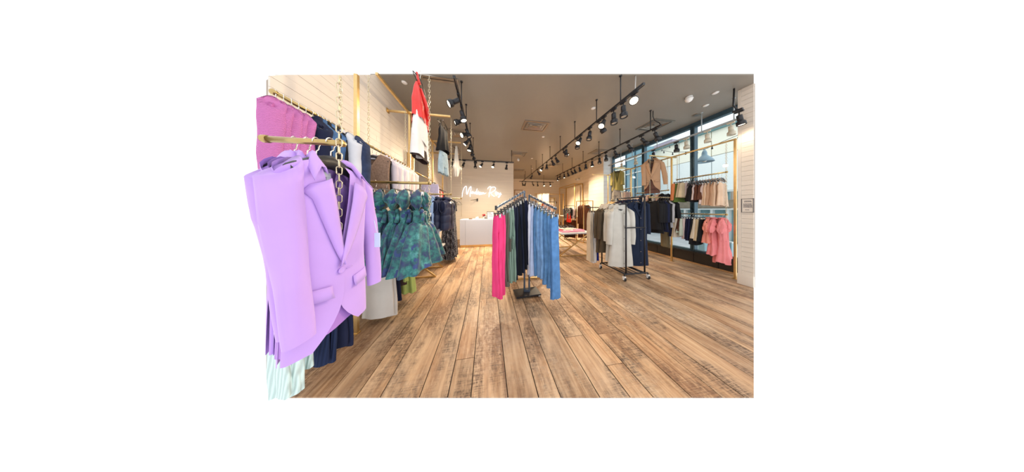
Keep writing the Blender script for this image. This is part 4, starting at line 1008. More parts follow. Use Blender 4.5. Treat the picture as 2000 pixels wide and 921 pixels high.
def scarf_top(seed=0):
    o = part('scarf_top', shell([(0, .03, .02), (.2, .06, .03), (.5, .09, .04), (.72, .13, .045), (1, .05, .03)], lambda x, f: -.09 - .3 * abs(x), lambda x: -.92 + .25 * x, n=48, folds=(6, .003, .02), seed=seed), IVORY, cat='top')
    for s in (-1, 1): part('tie_end', MB().tube([(s * .09, 0, -.58), (s * .15, -.02, -.68), (s * .12, -.01, -.80)], [.03, .04, .01], 8, flat=.4), IVORY, o)
    return o
hang(scarf_top, (-.85, 4.25, 3.21), R(70), 'cream satin scarf top hanging from a gold arm', 'slim', None, jig=0)

# ------------------------------------------------------------------ gold X-leg tables
def xtable(name, x0, x1, y0, y1, h, label, slab=WHITE):
    cx, cy = (x0 + x1) / 2, (y0 + y1) / 2; t = empty(name, (cx, cy, 0), label=label, cat='table'); a, b = (x1 - x0) / 2, (y1 - y0) / 2
    part('tabletop', MB().box((0, 0, h - .02), (2 * a, 2 * b, .04)), slab, t)
    for s in (-1, 1):
        y = s * (b - .16); e = a - .02
        part('x_leg', MB().beam((-e, y, .025), (e, y + .001, h - .04), .028).beam((e, y, .025), (-e, y + .001, h - .04), .028).beam((-e - .02, y, .014), (e + .02, y, .014), .028).beam((-e, y, h - .05), (e, y, h - .05), .02), GOLD, t)
    return t
xtable('display_table', 2.05, 3.07, 3.92, 5.25, .72, 'white display table on gold crossed legs with pink clothes')
xtable('console_table', .27, 1.22, 2.72, 3.5, .70, 'gold crossed leg table hidden behind the trouser rack')
xtable('bench_table', -1.70, -1.06, 3.12, 3.95, .55, 'low gold crossed leg table behind the teal dresses')

# things on the display table
PINKF = fab('candy_pink', (.78, .30, .42), .12); REDF = fab('deep_red', (.55, .025, .06), .1); CREAMF = fab('cream', (.74, .67, .55), .06)
def folded(x, y, z, mat, label, sx=.24, sy=.3, n=3, rz=0):
    r = empty('folded_top', (x, y, z), rz, label=label, cat='folded clothes')
    rd = random.Random(hash_(label)); n = 2
    for i in range(n):
        rings = []; zz = i * .008
        for q in range(2):
            ring = []
            for j in range(24):
                a = 2 * PI * j / 24; ring.append((sx / 2 * math.copysign(abs(math.cos(a)) ** .35, math.cos(a)) * (1 + rd.uniform(-.03, .03)), sy / 2 * math.copysign(abs(math.sin(a)) ** .35, math.sin(a)), zz + q * .008 + .003 * math.sin(3 * a + i + q)))
            rings.append(ring)
        part('layer', MB().loft(rings), mat, r)
    return r
folded(2.24, 4.55, .72, REDF, 'deep red folded top at the left of the display table', .3, .3, 3)
for i, (x, y) in enumerate(((2.26, 4.15), (2.52, 4.17), (2.79, 4.22), (2.93, 4.46))):
    folded(x, y, .72, PINKF, 'candy pink folded top, %s from the left on the display table' % ORD[i], .27, .3, 3, R((-6, 3, -4, 10)[i]))
for i, (x, y) in enumerate(((2.55, 4.62), (2.83, 4.75))):
    folded(x, y, .72, CREAMF, 'cream folded top, %s of two on the display table' % ('left' if i == 0 else 'right'), .3, .3, 3)
def shoe(x, y, z, rz, mat, sole, label, kind='sneaker', group=None):
    r = empty('shoe', (x, y, z), rz, label=label, cat='shoe', group=group)
    so = []
    for q in (0, .022): so.append([(.042 * math.sin(a) * (1.1 if math.cos(a) > 0 else .8), .13 * math.cos(a), q) for a in [2 * PI * j / 20 for j in range(20)]])
    part('sole', MB().loft(so), sole, r)
    if kind == 'sneaker':
        up = [[(.040 * k_ * math.sin(a) * (1.05 if math.cos(a) > 0 else .8), yo + yl * math.cos(a), q) for a in [2 * PI * j / 20 for j in range(20)]] for q, k_, yl, yo in ((.022, 1, .125, 0), (.05, .95, .115, -.006), (.075, .8, .075, -.045), (.10, .7, .052, -.065))]
        part('upper', MB().loft(up, True, False), mat, r)
        mb = MB()
        for i in range(4): mb.tube([(-.03, .0 + .02 * i, .072 - .007 * i), (0, .002 + .02 * i, .085 - .009 * i), (.03, .0 + .02 * i, .072 - .007 * i)], .004, 5)
        part('laces', mb, WHITE, r)
    else:
        for yy, hh in ((.05, .05), (-.03, .06), (-.08, .08)): part('strap', MB().tube([(.038 * math.cos(a), yy, .02 + hh * math.sin(a)) for a in [PI * i / 8 for i in range(9)]], .009, 6, flat=.5), mat, r)
        part('heel', MB().box((0, -.1, .0), (.05, .05, .01)), mat, r)
    return r
WL_ = M('white_leather_shoe', (.75, .74, .72), .4)
shoe(2.44, 4.98, .72, R(200), WL_, WHITE, 'white sneaker, left of the pair on the display table')
shoe(2.56, 4.98, .72, R(185), BLACK, WHITE, 'black and white sneaker, right of the pair on the display table')
for i, x in enumerate((2.72, 2.83, 2.98, 3.08 - .03)):
    shoe(x, 5.0, .72, R(170 + 8 * i), BLACK if i % 2 == 0 else M('dark_tan_leather', (.10, .06, .04), .4), BLACK, 'dark strappy sandal, %s from the left on the display table' % ORD[i], 'sandal')

# ------------------------------------------------------------------ two-armed trouser rack
P1, P2 = Vector((.595, 2.39, 0)), Vector((.672, 2.372, 0)); E1, E2 = Vector((.105, 2.0, 1.415)), Vector((.905, 1.87, 1.40))
rk = empty('trouser_rack', (.63, 2.37, 0), label='gunmetal two armed rack of trousers in the middle of the floor', cat='clothes rack'); o0 = Vector((.63, 2.37, 0))
part('base_plate', MB().prism([(-.205, -.115), (.205, -.115), (.205, .115), (-.205, .115)], 'z', .022, .045), BLACKM, rk, rotz=R(4))
mb = MB()
for sx in (-1, 1):
    for sy in (-1, 1): mb.lathe([(.014, 0), (.016, .01), (.012, .022)], 10, (sx * .18, sy * .09, 0))
part('levelling_foot', mb, STEEL, rk)
part('post', MB().beam(P1 - o0 + Vector((0, 0, .04)), P1 - o0 + Vector((0, 0, 1.70)), .026), RACKM, rk)
part('post', MB().beam(P2 - o0 + Vector((0, 0, .04)), P2 - o0 + Vector((0, 0, 1.635)), .026), RACKM, rk)
part('crossbar', MB().beam(P1 - o0 + Vector((0, 0, 1.02)), P2 - o0 + Vector((0, 0, 1.02)), .022).beam(P1 - o0 + Vector((0, 0, .06)), P2 - o0 + Vector((0, 0, .06)), .03), RACKM, rk)
A1 = P1 + Vector((0, 0, 1.69)); A2 = P2 + Vector((0, 0, 1.625))
for A, E in ((A1, E1), (A2, E2)):
    part('arm', MB().beam(A - o0, E - o0, .024), RACKM, rk)
    mb = MB(); n = 10; up = Vector((0, 0, .014))
    for i in range(n):
        p = A.lerp(E, .06 + .93 * i / (n - 1)) - o0; mb.tube([p + up, p + up * 2.0], .005, 6)
    part('stop_pin', mb, CHROME, rk)
part('end_stop', MB().box(E1 - o0 + Vector((0, 0, .0)), (.03, .03, .06)), BLACK, rk)
HOT = fab('hot_pink', (.82, .06, .22), .10); CARGO = fab('grey_brown_cargo', (.115, .105, .085), .15); SAGE = fab('sage_green', (.20, .29, .235), .12); MIDN = fab('midnight', (.014, .018, .038), .15); INKB = fab('ink_black', (.008, .009, .014), .1)
OFFW = fab('off_white_denim', (.76, .76, .85), .08, vs=14); LBLUE = fab('ice_blue_denim', (.50, .60, .84), .14, vs=14); JB1 = fab('light_wash_denim', (.20, .38, .66), .28, vs=13); JB2 = fab('medium_wash_denim', (.11, .26, .50), .32, vs=13); JB3 = fab('bright_wash_denim', (.10, .25, .53), .28, vs=13)
d1 = math.atan2(E1.x - A1.x, -(E1.y - A1.y)); d2 = math.atan2(E2.x - A2.x, -(E2.y - A2.y))
seq = [(HOT, 'hot pink trousers', dict(L=1.09, wt=.058, wb=.062)), (HOT, 'hot pink trousers', dict(L=1.10, wt=.058, wb=.066)), (CARGO, 'grey brown cargo trousers', dict(L=1.02, pocket=True, cuff=.05)), (SAGE, 'sage green cargo trousers', dict(L=1.02, wb=.08, pocket=True)), (SAGE, 'sage green trousers', dict(L=1.05, wb=.09)),
       (MIDN, 'midnight blue trousers', dict(L=1.08)), (INKB, 'black trousers', dict(L=1.06, wb=.1)), (MIDN, 'midnight trousers', dict(L=1.06, wb=.1)), (INKB, 'black wide trousers', dict(L=1.05, wb=.11)), (NAVY, 'navy trousers', dict(L=1.03, wb=.1))]
for i, (mt, d, kw) in enumerate(seq):
    p = E1.lerp(A1, .04 + .90 * i / (len(seq) - 1)); kw.setdefault('wt', .075)
    hang(trousers, p, d1, '%s, %s from the low end of the left rack arm' % (d, ORD[i]), 'clip', None, jig=5, mat=mt, name='trousers', **kw)
seq = [(JB3, 'bright blue jeans', dict(L=1.10, wb=.09)), (JB2, 'medium blue jeans', dict(L=1.0)), (JB2, 'medium blue jeans', dict(L=1.0, wb=.1)), (JB1, 'light blue jeans', dict(L=.98, wb=.1)), (JB1, 'light blue jeans', dict(L=1.02)), (JB2, 'medium blue jeans', dict(L=1.05)), (LBLUE, 'ice blue jeans', dict(L=1.1, wb=.085)), (OFFW, 'off white jeans', dict(L=1.13, wb=.1))]
for i, (mt, d, kw) in enumerate(seq):
    p = E2.lerp(A2, .05 + .86 * i / (len(seq) - 1)); kk = dict(wt=.068, wb=.07); kk.update(kw); kk['wb'] *= .82
    hang(trousers, p, d2, '%s, %s from the low end of the right rack arm' % (d, ORD[i]), 'clip', None, jig=5, mat=mt, name='jeans', cat='jeans', hem=.004, **kk)

# ------------------------------------------------------------------ rolling double rail rack with coats
PX, QX, YF, YN = 2.655, 3.085, 2.5, 3.12
rr = empty('rolling_rack', (2.87, 2.8, 0), label='black pipe rolling rack with coats on castors near the window', cat='clothes rack')
def rp(x, y, z): return Vector((x - 2.87, y - 2.8, z))
def pipe(pts, r=.0145, n=10): return MB().tube([rp(*p) for p in pts], r, n)
part('upright', pipe([(PX, YF, .13), (PX, YF, 1.5)]), BLACKM, rr); part('upright', pipe([(QX, YF, .13), (QX, YF, 1.65)]), BLACKM, rr)
part('upright', pipe([(PX, YN, .13), (PX, YN, 1.5)]), BLACKM, rr); part('upright', pipe([(QX, YN, .13), (QX, YN, 1.65)]), BLACKM, rr)
part('hanging_bar', pipe([(PX, YF, 1.5), (PX, YN, 1.5)]), BLACKM, rr); part('hanging_bar', pipe([(QX, YF, 1.65), (QX, YN, 1.65)]), BLACKM, rr)
part('end_crossbar', pipe([(PX, YF, 1.035), (QX, YF, 1.035)], .012), BLACKM, rr); part('end_crossbar', pipe([(PX, YN, 1.035), (QX, YN, 1.035)], .012), BLACKM, rr)
for y in (YF, YN): part('base_pipe', pipe([(PX - .04, y, .10), (PX - .03, y, .125), (PX, y, .13), (QX, y, .13), (QX + .07, y, .125), (QX + .08, y, .10)]), BLACKM, rr)
for i in range(4):
    x = PX + .06 + (QX - PX - .12) * i / 3; part('base_slat', pipe([(x, YF, .135), (x, YN, .135)], .008, 8), BLACKM, rr)
part('base_pipe', pipe([(PX, YF, .13), (PX, YN, .13)]), BLACKM, rr); part('base_pipe', pipe([(QX, YF, .13), (QX, YN, .13)]), BLACKM, rr)
mb = MB()
for x, z in ((PX, 1.5), (QX, 1.65), (PX, 1.035), (QX, 1.035), (PX, .13), (QX, .13)):
    for y in (YF, YN): mb.sphere(rp(x, y, z), .022, 10, 6)
part('pipe_elbow', mb, BLACKM, rr)
for x in (PX - .04, QX + .08):
    for y in (YF, YN):
        c = part('caster', MB().box(rp(x, y, .075), (.035, .05, .03)).box(rp(x - .018, y, .05), (.004, .035, .05)).box(rp(x + .018, y, .05), (.004, .035, .05)), WHITE, rr)
        part('wheel', MB().lathe([(.02, -.013), (.036, -.013), (.039, 0), (.036, .013), (.02, .013)], 16, rp(x, y - .006, .040), Matrix.Rotation(R(90), 3, 'Y')), BLACK, c)
COATW = fab('oatmeal_fleece', (.54, .52, .47), .10, bump=.5, bs=120); COATB = fab('umber_twill', (.085, .062, .038), .15); FUR = fab('cream_sherpa', (.66, .56, .44), .2, bump=1, bs=160, vs=40); NAVYW = fab('navy_wool', (.012, .02, .045), .15)
PALEB = fab('ecru_twill', (.62, .54, .43), .08); ROYAL = fab('royal_blue', (.02, .03, .30), .1)
for i, (y, mt, tr, lab, kw) in enumerate(((2.625, COATW, COATW, 'oatmeal hooded long coat at the front of the rolling rack', dict(L=1.16, hw=.225, sl=.66, hood=True, lapel=False, placket=True, th=.07, sr=(.085, .065), flare=1.12)),
        (2.74, COATW, COATW, 'oatmeal hooded long coat behind the front one', dict(L=1.10, hw=.21, sl=.62, hood=True, th=.05)),
        (2.85, COATB, FUR, 'umber brown coat with cream sherpa collar, nearer of two', dict(L=.95, hw=.21, sl=.6, hood=True, th=.05)),
        (2.96, COATB, FUR, 'umber brown coat with cream sherpa collar, farther of two', dict(L=.98, hw=.21, sl=.6, hood=True, th=.05)))):
    hang(top, (PX - (.0 if i < 2 else .05), y, 1.5), R(-6), lab, 'black', None, jig=2, mat=mt, name='coat', cat='coat', neck=.075, dipf=.05, trim=tr, **kw)
for i, (y, x, mt, lab, kw) in enumerate(((2.65, QX, NAVYW, 'long navy wool coat nearest on the taller bar', dict(L=1.33, hw=.21, sl=.62, lapel=True, dipf=.3, v=True, th=.06)), (2.78, QX, NAVYW, 'long navy wool coat, second on the taller bar', dict(L=1.3, hw=.21, sl=.6, dipf=.2, v=True)), (2.90, QX + .02, MIDN, 'midnight long coat, third on the taller bar', dict(L=1.28, hw=.21, sl=.6)), (3.02, QX + .02, NAVYW, 'long navy wool coat, farthest on the taller bar', dict(L=1.25, hw=.21, sl=.6)))):
    hang(top, (x, y, 1.65), R(-8), lab, 'black', None, jig=2, mat=mt, name='coat', cat='coat', collar=True, **kw)
for i, (x, mt, lab, kw) in enumerate(((2.42, PALEB, 'ecru trousers at the left end of the clip bar', dict(L=1.15)), (2.50, WHITEC, 'white trousers second on the clip bar', dict(L=1.18)), (2.57, ROYAL, 'royal blue trousers third on the clip bar', dict(L=1.15)))):
    hang(trousers, (x, 3.22, 1.44), R(75), lab, 'clip', None, jig=4, mat=mt, wt=.1, wb=.1, **kw)
railing((2.36, 3.22, 1.44), (2.9, 3.22, 1.44), 'short black clip bar behind the rolling rack', mat=BLACKM, r=.012)

# ------------------------------------------------------------------ gold frame along the window, with its rails and chains
GX, GZ = 4.9, 2.80
wy = [2.225, 3.27, 4.42, 5.42]
g = empty('gold_window_frame', (GX, 3.8, 0), label='slim gold frame of posts and bars along the shop window', cat='frame')
def gq(x, y, z): return Vector((x - GX, y - 3.8, z))
part('top_bar', MB().beam(gq(GX, 2.21, GZ), gq(GX, 5.5, GZ), .028), GOLD, g)
for y in wy:
    part('post', MB().beam(gq(GX, y, 0), gq(GX, y, GZ), .03), GOLD, g); part('foot', MB().box(gq(GX, y, .005), (.07, .07, .01)), GOLD, g)
for y in (3.27, 4.42, 5.42):
    part('arm', MB().beam(gq(4.19, y, GZ), gq(5.05, y, GZ), .026), GOLD, g)
railing((GX, 2.33, 2.17), (GX, 3.16, 2.17), 'gold window rail carrying beige camisoles and skirts')
railing((GX, 2.33, 1.285), (GX, 3.16, 1.285), 'lower gold window rail carrying the pink blouses')
railing((GX, 3.34, 1.92), (GX, 4.22, 1.92), 'gold window rail above the rolling rack')
railing((4.19, 3.27, 1.71), (4.86, 3.27, 1.71), 'gold rail of black tops beside the window post')
railing((4.12, 4.42, 1.70), (4.86, 4.42, 1.70), 'gold rail of camel jackets beside the pilaster')
railing((GX, 4.46, 2.12), (GX, 5.2, 2.12), 'gold window rail farthest from the camera')
for y, z0, z1, lb in ((2.34, 1.05, GZ, 'chain in front of the beige camisoles at the window'), (3.15, 1.2, GZ, 'chain beside the orange skirt at the window'), (3.36, 1.9, GZ, 'chain hanging at the window just past the second gold post'), (4.2, 1.9, GZ, 'chain hanging at the window behind the tan blazer'), (4.48, 2.1, GZ, 'chain hanging behind the olive kimono top'), (5.16, 2.1, GZ, 'chain at the far end of the window frame')):
    chain(GX, y, z0, z1, lb)
chain(4.2, 3.27, 1.68, GZ, 'chain hanging in front of the tan blazer'); chain(4.2, 4.42, 1.68, GZ, 'chain hanging beside the olive kimono top')
# upper window rail
CAM = fab('champagne_satin', (.66, .47, .33), .18, rough=.4, spec=.4); CAMD = fab('caramel_satin', (.46, .27, .165), .2, rough=.45); MAUVE = fab('mauve_silk', (.62, .50, .47), .14); CHOC = fab('chocolate', (.10, .038, .022), .12); SAND = fab('sand_twill', (.56, .44, .28), .1); OLIVEG = fab('olive_green', (.09, .14, .03), .14); ORANGE = fab('burnt_orange', (.62, .20, .075), .1)
pl = 'on the upper window rail'
seq = [(cami, CAM, 'champagne satin camisole', dict(L=.47, tag=True)), (cami, CAM, 'champagne satin camisole', dict(L=.47)), (cami, CAMD, 'caramel satin camisole', dict(L=.46)), (cami, CAMD, 'caramel satin camisole', dict(L=.44)), (cami, CAM, 'champagne frilled camisole', dict(L=.44)), (cami, MAUVE, 'mauve silk top', dict(L=.42, hw=.15)),
       (cami, CHOC, 'chocolate camisole', dict(L=.33)), (cami, CHOC, 'chocolate camisole', dict(L=.32)), (cami, MAUVE, 'mauve silk top', dict(L=.32)), (cami, BLACKC, 'black top', dict(L=.36)), (cami, BLACKC, 'black top', dict(L=.34)), (skirt, MAUVE, 'pale mauve skirt', dict(L=.33, wt=.1, wb=.12)), (skirt, SAND, 'sand pleated skirt', dict(L=.36, wb=.19)), (skirt, SAND, 'sand pleated skirt', dict(L=.36, wb=.19)),
       (skirt, OLIVEG, 'olive green skirt', dict(L=.46, wb=.19)), (skirt, ORANGE, 'burnt orange skirt', dict(L=.42, wb=.17, amp=.004))]
for i, (fn, mt, d, kw) in enumerate(seq):
    hang(fn, (GX - (.05 if i > 11 else 0) - (.05 if i == 15 else 0), 2.40 + i * .0475, 2.17), R(8 if i < 11 else 0), '%s, %s from the near end %s' % (d, ORD[i], pl), 'black' if fn is cami else 'clip', None, jig=4, mat=mt, **kw)
pl = 'on the lower window rail'
ROSE = fab('rose_pink', (.78, .24, .25), .14, rough=.6); SALM = fab('salmon_pink', (.74, .26, .20), .14, rough=.6); PALEG = fab('pale_celadon', (.50, .56, .46), .12)
def puff_blouse(mat, L=.86, seed=0, hw=.185):
    o = part('puff_blouse', shell([(0, hw * .8, .025), (.15, hw * .95, .06), (.5, hw * .82, .06), (.62, hw * .86, .065), (1, hw * 1.25, .095)], topline(.065, .03, .0, hw=hw * .8, z0=-.085), lambda x: -.085 - L + .05 * math.sin(x * 12 + seed), n=56, m=26, folds=(7, .002, .020), seed=seed, wr=.010), mat, cat='blouse')
    for s in (-1, 1):
        rings = []
        for i in range(14):
            t = i / 13; rr_ = .028 + .040 * math.sin(PI * min(1, t * 1.05) * .82) ** .9 - .02 * max(0, t - .85) / .15; c = Vector((s * (hw * .62 + .115 * t ** .8), -.012, -.115 - .27 * t))
            rings.append([c + noise.noise_vector(Vector((2 * math.cos(a) + seed, 2 * math.sin(a) + 5 * s, 6 * t))) * .022 * math.sin(PI * t) + Vector((rr_ * (1 + .16 * math.sin(5 * a + seed + 3 * t) + .08 * math.sin(9 * a + 7 * t)) * math.cos(a) * .9, rr_ * (1 + .16 * math.sin(5 * a + seed + 3 * t)) * math.sin(a) * .85, .03 * math.cos(a) * s * (1 - t))) for a in [2 * PI * j / 28 for j in range(28)]])
        part('puff_sleeve', MB().loft(rings, True, False), mat, o)
    part('collar', MB().tube([(.062 * math.cos(a), .042 * math.sin(a), -.078 - .012 * (math.sin(a) < 0)) for a in [2 * PI * i / 18 for i in range(18)]], .016, 7, closed=True, up=(0, 0, 1)), mat, o)
    part('placket', MB().box((.0, -.066, -.36), (.03, .01, .5)), mat, o)
    part('waist_seam', MB().tube([(hw * .83 * math.cos(a), .066 * math.sin(a), -.55) for a in [2 * PI * i / 20 for i in range(20)]], .008, 6, closed=True, up=(0, 0, 1)), mat, o)
    return o
for i, (y, x, mt, kw) in enumerate(((2.40, GX + .03, ROSE, dict(L=.90, hw=.175)), (2.50, GX, ROSE, dict(L=.8, hw=.17)), (2.58, GX, SALM, dict(L=.5, hw=.16)))):
    hang(puff_blouse, (x, y, 1.285), R(14), ('rose pink puff sleeve blouse at the front of the lower window rail', 'rose pink puff sleeve blouse tucked behind the front one', 'salmon pink puff sleeve blouse third on the lower window rail')[i], 'black', None, jig=2, mat=mt, **kw)
seq = [(skirt, BLACKC, 'black skirt', dict(L=.5)), (skirt, SAND, 'sand pleated skirt', dict(L=.48, wb=.2)), (skirt, PALEB, 'ecru skirt', dict(L=.44, wb=.2)), (skirt, BLACKC, 'black skirt', dict(L=.6, wb=.19)), (skirt, NAVY, 'navy skirt', dict(L=.52, wb=.18)), (skirt, NAVY, 'navy skirt', dict(L=.5, wb=.15)), (skirt, MAUVE, 'pale mauve skirt', dict(L=.5, wb=.13)), (shorts, PALEG, 'pale celadon shorts', dict(L=.42)), (skirt, CHOC, 'brown and cream skirt', dict(L=.3, tie=PALEG)), (skirt, PALEB, 'ecru pleated skirt', dict(L=.46, wb=.2)), (skirt, SAND, 'sand skirt', dict(L=.46, wb=.19)), (skirt, NAVY, 'navy skirt', dict(L=.46, wb=.19))]
for i, (fn, mt, d, kw) in enumerate(seq):
    hang(fn, (GX - .01 * i * .6, 2.655 + i * .045, 1.285), 0, '%s, %s from the pink blouses %s' % (d, ORD[i], pl), 'clip', None, jig=4, mat=mt, **kw)
# face-out rail of black tops and the rail above it
GREYW = fab('grey_white_knit', (.45, .44, .45), .15); KHAKI = fab('khaki_brown', (.16, .125, .07), .12); BLUSHK = fab('blush_knit', (.60, .42, .35), .15, bump=.8, bs=120)
seq = [(BLACKC, 'black long sleeved top', dict(L=.75)), (BLACKC, 'black fringed top', dict(L=.85)), (INKB, 'black jacket', dict(L=.75)), (NAVY, 'navy cardigan', dict(L=.8)), (BLACKC, 'black shirt', dict(L=.75)), (GREYW, 'greyish white knit', dict(L=.7)), (KHAKI, 'khaki brown trousers', None), (BLACKC, 'black sweater with a hanging sleeve', dict(L=.55, sl=.62, out=.05))]
for i, (mt, d, kw) in enumerate(seq):
    x = 4.24 + i * .075; lab = '%s, %s from the room end of the black tops rail' % (d, ORD[i])
    if kw is None: hang(trousers, (x, 3.27, 1.71), R(-90), lab, 'clip', None, mat=mt, L=1.2)
    else:
        kk = dict(mat=mt, name='top', cat='top', hw=.2, sl=.5, th=.032, out=.01, hem=.01); kk.update(kw); hang(top, (x, 3.27, 1.71), R(-82), lab, 'black', None, jig=4, **kk)
for i in range(9):
    mt, d = ((BLACKC, 'black blouse'), (BLUSHK, 'blush knit'), (GREYW, 'greyish white top'))[i % 3]
    hang(top, (GX, 3.42 + i * .09, 1.92), R(10), '%s, %s from the near end of the rail above the rack' % (d, ORD[i]), 'black', None, mat=mt, name='blouse', hw=.19, L=.45, sl=.3, th=.03, out=0)
CAMEL = fab('camel', (.50, .34, .16), .12); STRIPE = fab('pink_striped', (.66, .28, .28), .4, vs=50)
seq = [(CAMEL, 'camel jacket', {}), (CAMEL, 'camel jacket', {}), (STRIPE, 'pink striped blouse', dict(L=.4)), (BLACKC, 'black jacket', dict(L=.5)), (REDC, 'red blouse', dict(L=.5)), (BLUSHK, 'blush knit', dict(L=.6)), (BLUSHK, 'blush knit', dict(L=.6))]
for i, (mt, d, kw) in enumerate(seq):
    kk = dict(mat=mt, name='jacket' if 'jacket' in d else 'blouse', cat='jacket' if 'jacket' in d else 'blouse', hw=.2, L=.6, sl=.5, th=.035, out=.01, collar=True); kk.update(kw)
    hang(top, (4.08 + .045 + i * .09, 4.42, 1.70), R(-78), '%s, %s from the room end of the camel jacket rail' % (d, ORD[i]), 'black', None, **kk)
for i, (mt, d) in enumerate(((BLUSHK, 'blush knit skirt'), (STONE, 'stone beige skirt'), (BLUSHK, 'blush skirt'))):
    hang(skirt, (GX, 4.52 + i * .12, 2.12), 0, '%s, %s on the farthest window rail' % (d, ORD[i]), 'clip', None, mat=mt, L=.36, wt=.15, wb=.17)
# outfits hanging high at the window
TAN = fab('tan_crepe', (.42, .255, .15), .07, bump=.1); CHOCS = fab('chocolate_satin', (.11, .045, .028), .15, rough=.45)
hang(blazer, (4.27, 3.27, 2.80), R(-52), 'tan blazer hanging high in front of the window', 'black', None, jig=0, mat=TAN, lin=CHOCS, L=.80, hw=.175, sl=.6, tag=False, gap=.05)
hang(top, (4.285, 3.285, 2.80), R(-52), 'chocolate satin dress worn under the tan blazer', None, None, jig=0, mat=CHOCS, name='slip_dress', cat='dress', L=.90, hw=.125, sl=0, dipf=.2, dipb=.1, th=.04, straps=True, flare=1.25)
OLV = fab('olive_kimono', (.30, .25, .08), .2); SHEERG = fab('grey_lace', (.32, .28, .24), .3, vs=40)
hang(top, (4.35, 4.42, 2.80), R(-48), 'olive wrap kimono top hanging high at the window', 'black', None, jig=0, mat=OLV, name='kimono_top', L=.70, hw=.155, sl=.44, v=True, dipf=.40, dipb=.02, th=.055, sr=(.065, .085), out=.0, hem=.03, folds=(5, .004, .014))
hang(shorts, (4.33, 4.43, 2.26), R(-48), 'grey lace shorts hanging below the olive kimono top', None, None, jig=0, mat=SHEERG, L=.40, wt=.1, wb=.13)

# ------------------------------------------------------------------ wall notice at the right edge
nt_ = empty('wall_notice', (4.672, 1.985, 1.465), label='pale framed printed notice on the boarded right wall', cat='sign')
fr = MB()
for s in (-1, 1): fr.box((0, s * .062, 0), (.012, .007, .25)).box((0, 0, s * .122), (.012, .131, .007))
part('frame', fr, M('grey_notice_frame', (.12, .11, .11), .5), nt_); part('sheet', MB().box((.002, 0, 0), (.006, .122, .24)), CREAM, nt_)
mb = MB(); rnd = random.Random(5)
for k_, (z, yw) in enumerate(((.082, .055), (.066, .06), (.030, .08), (.014, .076), (-.002, .08), (-.018, .078), (-.034, .08), (-.078, .04))):
    y = yw / 2 + .004
    while y > -yw / 2: l_ = rnd.uniform(.006, .016); mb.box((-.003, y - l_ / 2, z), (.003, l_, .007)); y -= l_ + .004
part('print', mb, INK, nt_)

# ------------------------------------------------------------------ back room
r = empty('gold_garment_rack', (4.1, 5.75, 0), label='gold box frame rack with brown fringed dresses behind the display table', cat='clothes rack')
mb = []
for x, y in ((-.22, -.2), (.2, -.2), (-.22, .3), (.2, .3)): part('post', MB().beam((x, y, .0), (x, y, 1.75), .026), GOLD, r)
for a, b in (((-.22, -.2), (.2, -.2)), ((-.22, .3), (.2, .3)), ((-.22, -.2), (-.22, .3)), ((.2, -.2), (.2, .3))):
    part('top_bar', MB().beam((*a, 1.745), (*b, 1.745), .024), GOLD, r); part('bottom_bar', MB().beam((*a, .014), (*b, .014), .024), GOLD, r)
part('hanging_bar', MB().tube([(-.01, -.19, 1.66), (-.01, .3, 1.66)], .011, 10), GOLD, r)
BRN = fab('brown_fringe', (.115, .038, .016), .35, vs=30, vstretch=(1, 1, .15)); 
for i, y in enumerate((5.68, 5.82, 5.96)):
    hang(top, (4.09, y, 1.66), R(6), 'dark brown fringed long dress, %s on the gold rack' % ORD[i], 'black', 'brown fringed dresses', mat=BRN, name='fringed_dress', cat='dress', hw=.18, L=1.4, sl=.75, th=.05, out=.03, hem=.02, folds=(9, .002, .016), flare=1.15)
PATT = fab('black_cream_print', (.45, .40, .33), 1, c2=(.02, .018, .015), vs=16)
railing((3.55, 6.4, 1.55), (4.0, 6.4, 1.55), 'thin black rail of printed tops behind the gold rack', mat=BLACKM, r=.01)
for i, (x, mt, d, kw) in enumerate(((3.60, PATT, 'printed black and cream top', {}), (3.72, BLACKC, 'black top', {}), (3.84, BLUSH, 'blush top', {}), (3.93, PATT, 'printed black and cream top', {}))):
    hang(top, (x, 6.4, 1.55), R(-70), '%s, %s on the thin black rail in the back room' % (d, ORD[i]), 'black', None, mat=mt, name='top', hw=.17, L=.5, sl=.3, th=.03, out=0, **kw)
hang(skirt, (3.66, 6.3, 1.33), R(-30), 'bright red skirt low beside the printed tops', 'clip', None, mat=fab('poppy_red', (.75, .04, .02), .1), L=.4, wt=.07, wb=.1)
for i, (x, y) in enumerate(((3.62, 6.45), (3.8, 6.5), (3.93, 6.35))):
    hang(trousers, (x, y, 1.0), R(-40), 'brown trousers, %s low behind the display table' % ORD[i], 'clip', None, mat=BRN, L=.8)
t = empty('display_plinth', (3.78, 6.42, 0), label='low dark wheeled rack base under the printed tops', cat='rack')
part('frame', MB().box((0, 0, .2), (.6, .3, .03)), BLACKM, t)
for s in (-1, 1): part('leg', MB().beam((s * .27, 0, 0), (s * .27, 0, 1.55), .02), BLACKM, t)
def tall_frame(x, y0, y1, z, label, w_=.34):
    r = empty('gold_display_frame', (x, (y0 + y1) / 2, 0), label=label, cat='frame'); h_ = (y1 - y0) / 2
    for sx in (0, -w_):
        for s in (-1, 1): part('post', MB().beam((sx, s * h_, 0), (sx, s * h_, z), .04), GOLD, r)
        part('top_bar', MB().beam((sx, -h_, z), (sx, h_, z), .04), GOLD, r)
    for s in (-1, 1): part('depth_bar', MB().beam((0, s * h_, z), (-w_, s * h_, z), .036), GOLD, r)
    part('shelf', MB().box((-w_ / 2, 0, .95), (w_, 2 * h_, .035)), CREAMB, r)
    return r
tf = tall_frame(5.46, 7.9, 9.75, 2.88, 'tall gold box frame with a shelf against the back room wall', .5)
part('back_panel', MB().box((-.012, 0, 1.75), (.016, 1.4, 2.1)), WARMP, tf)
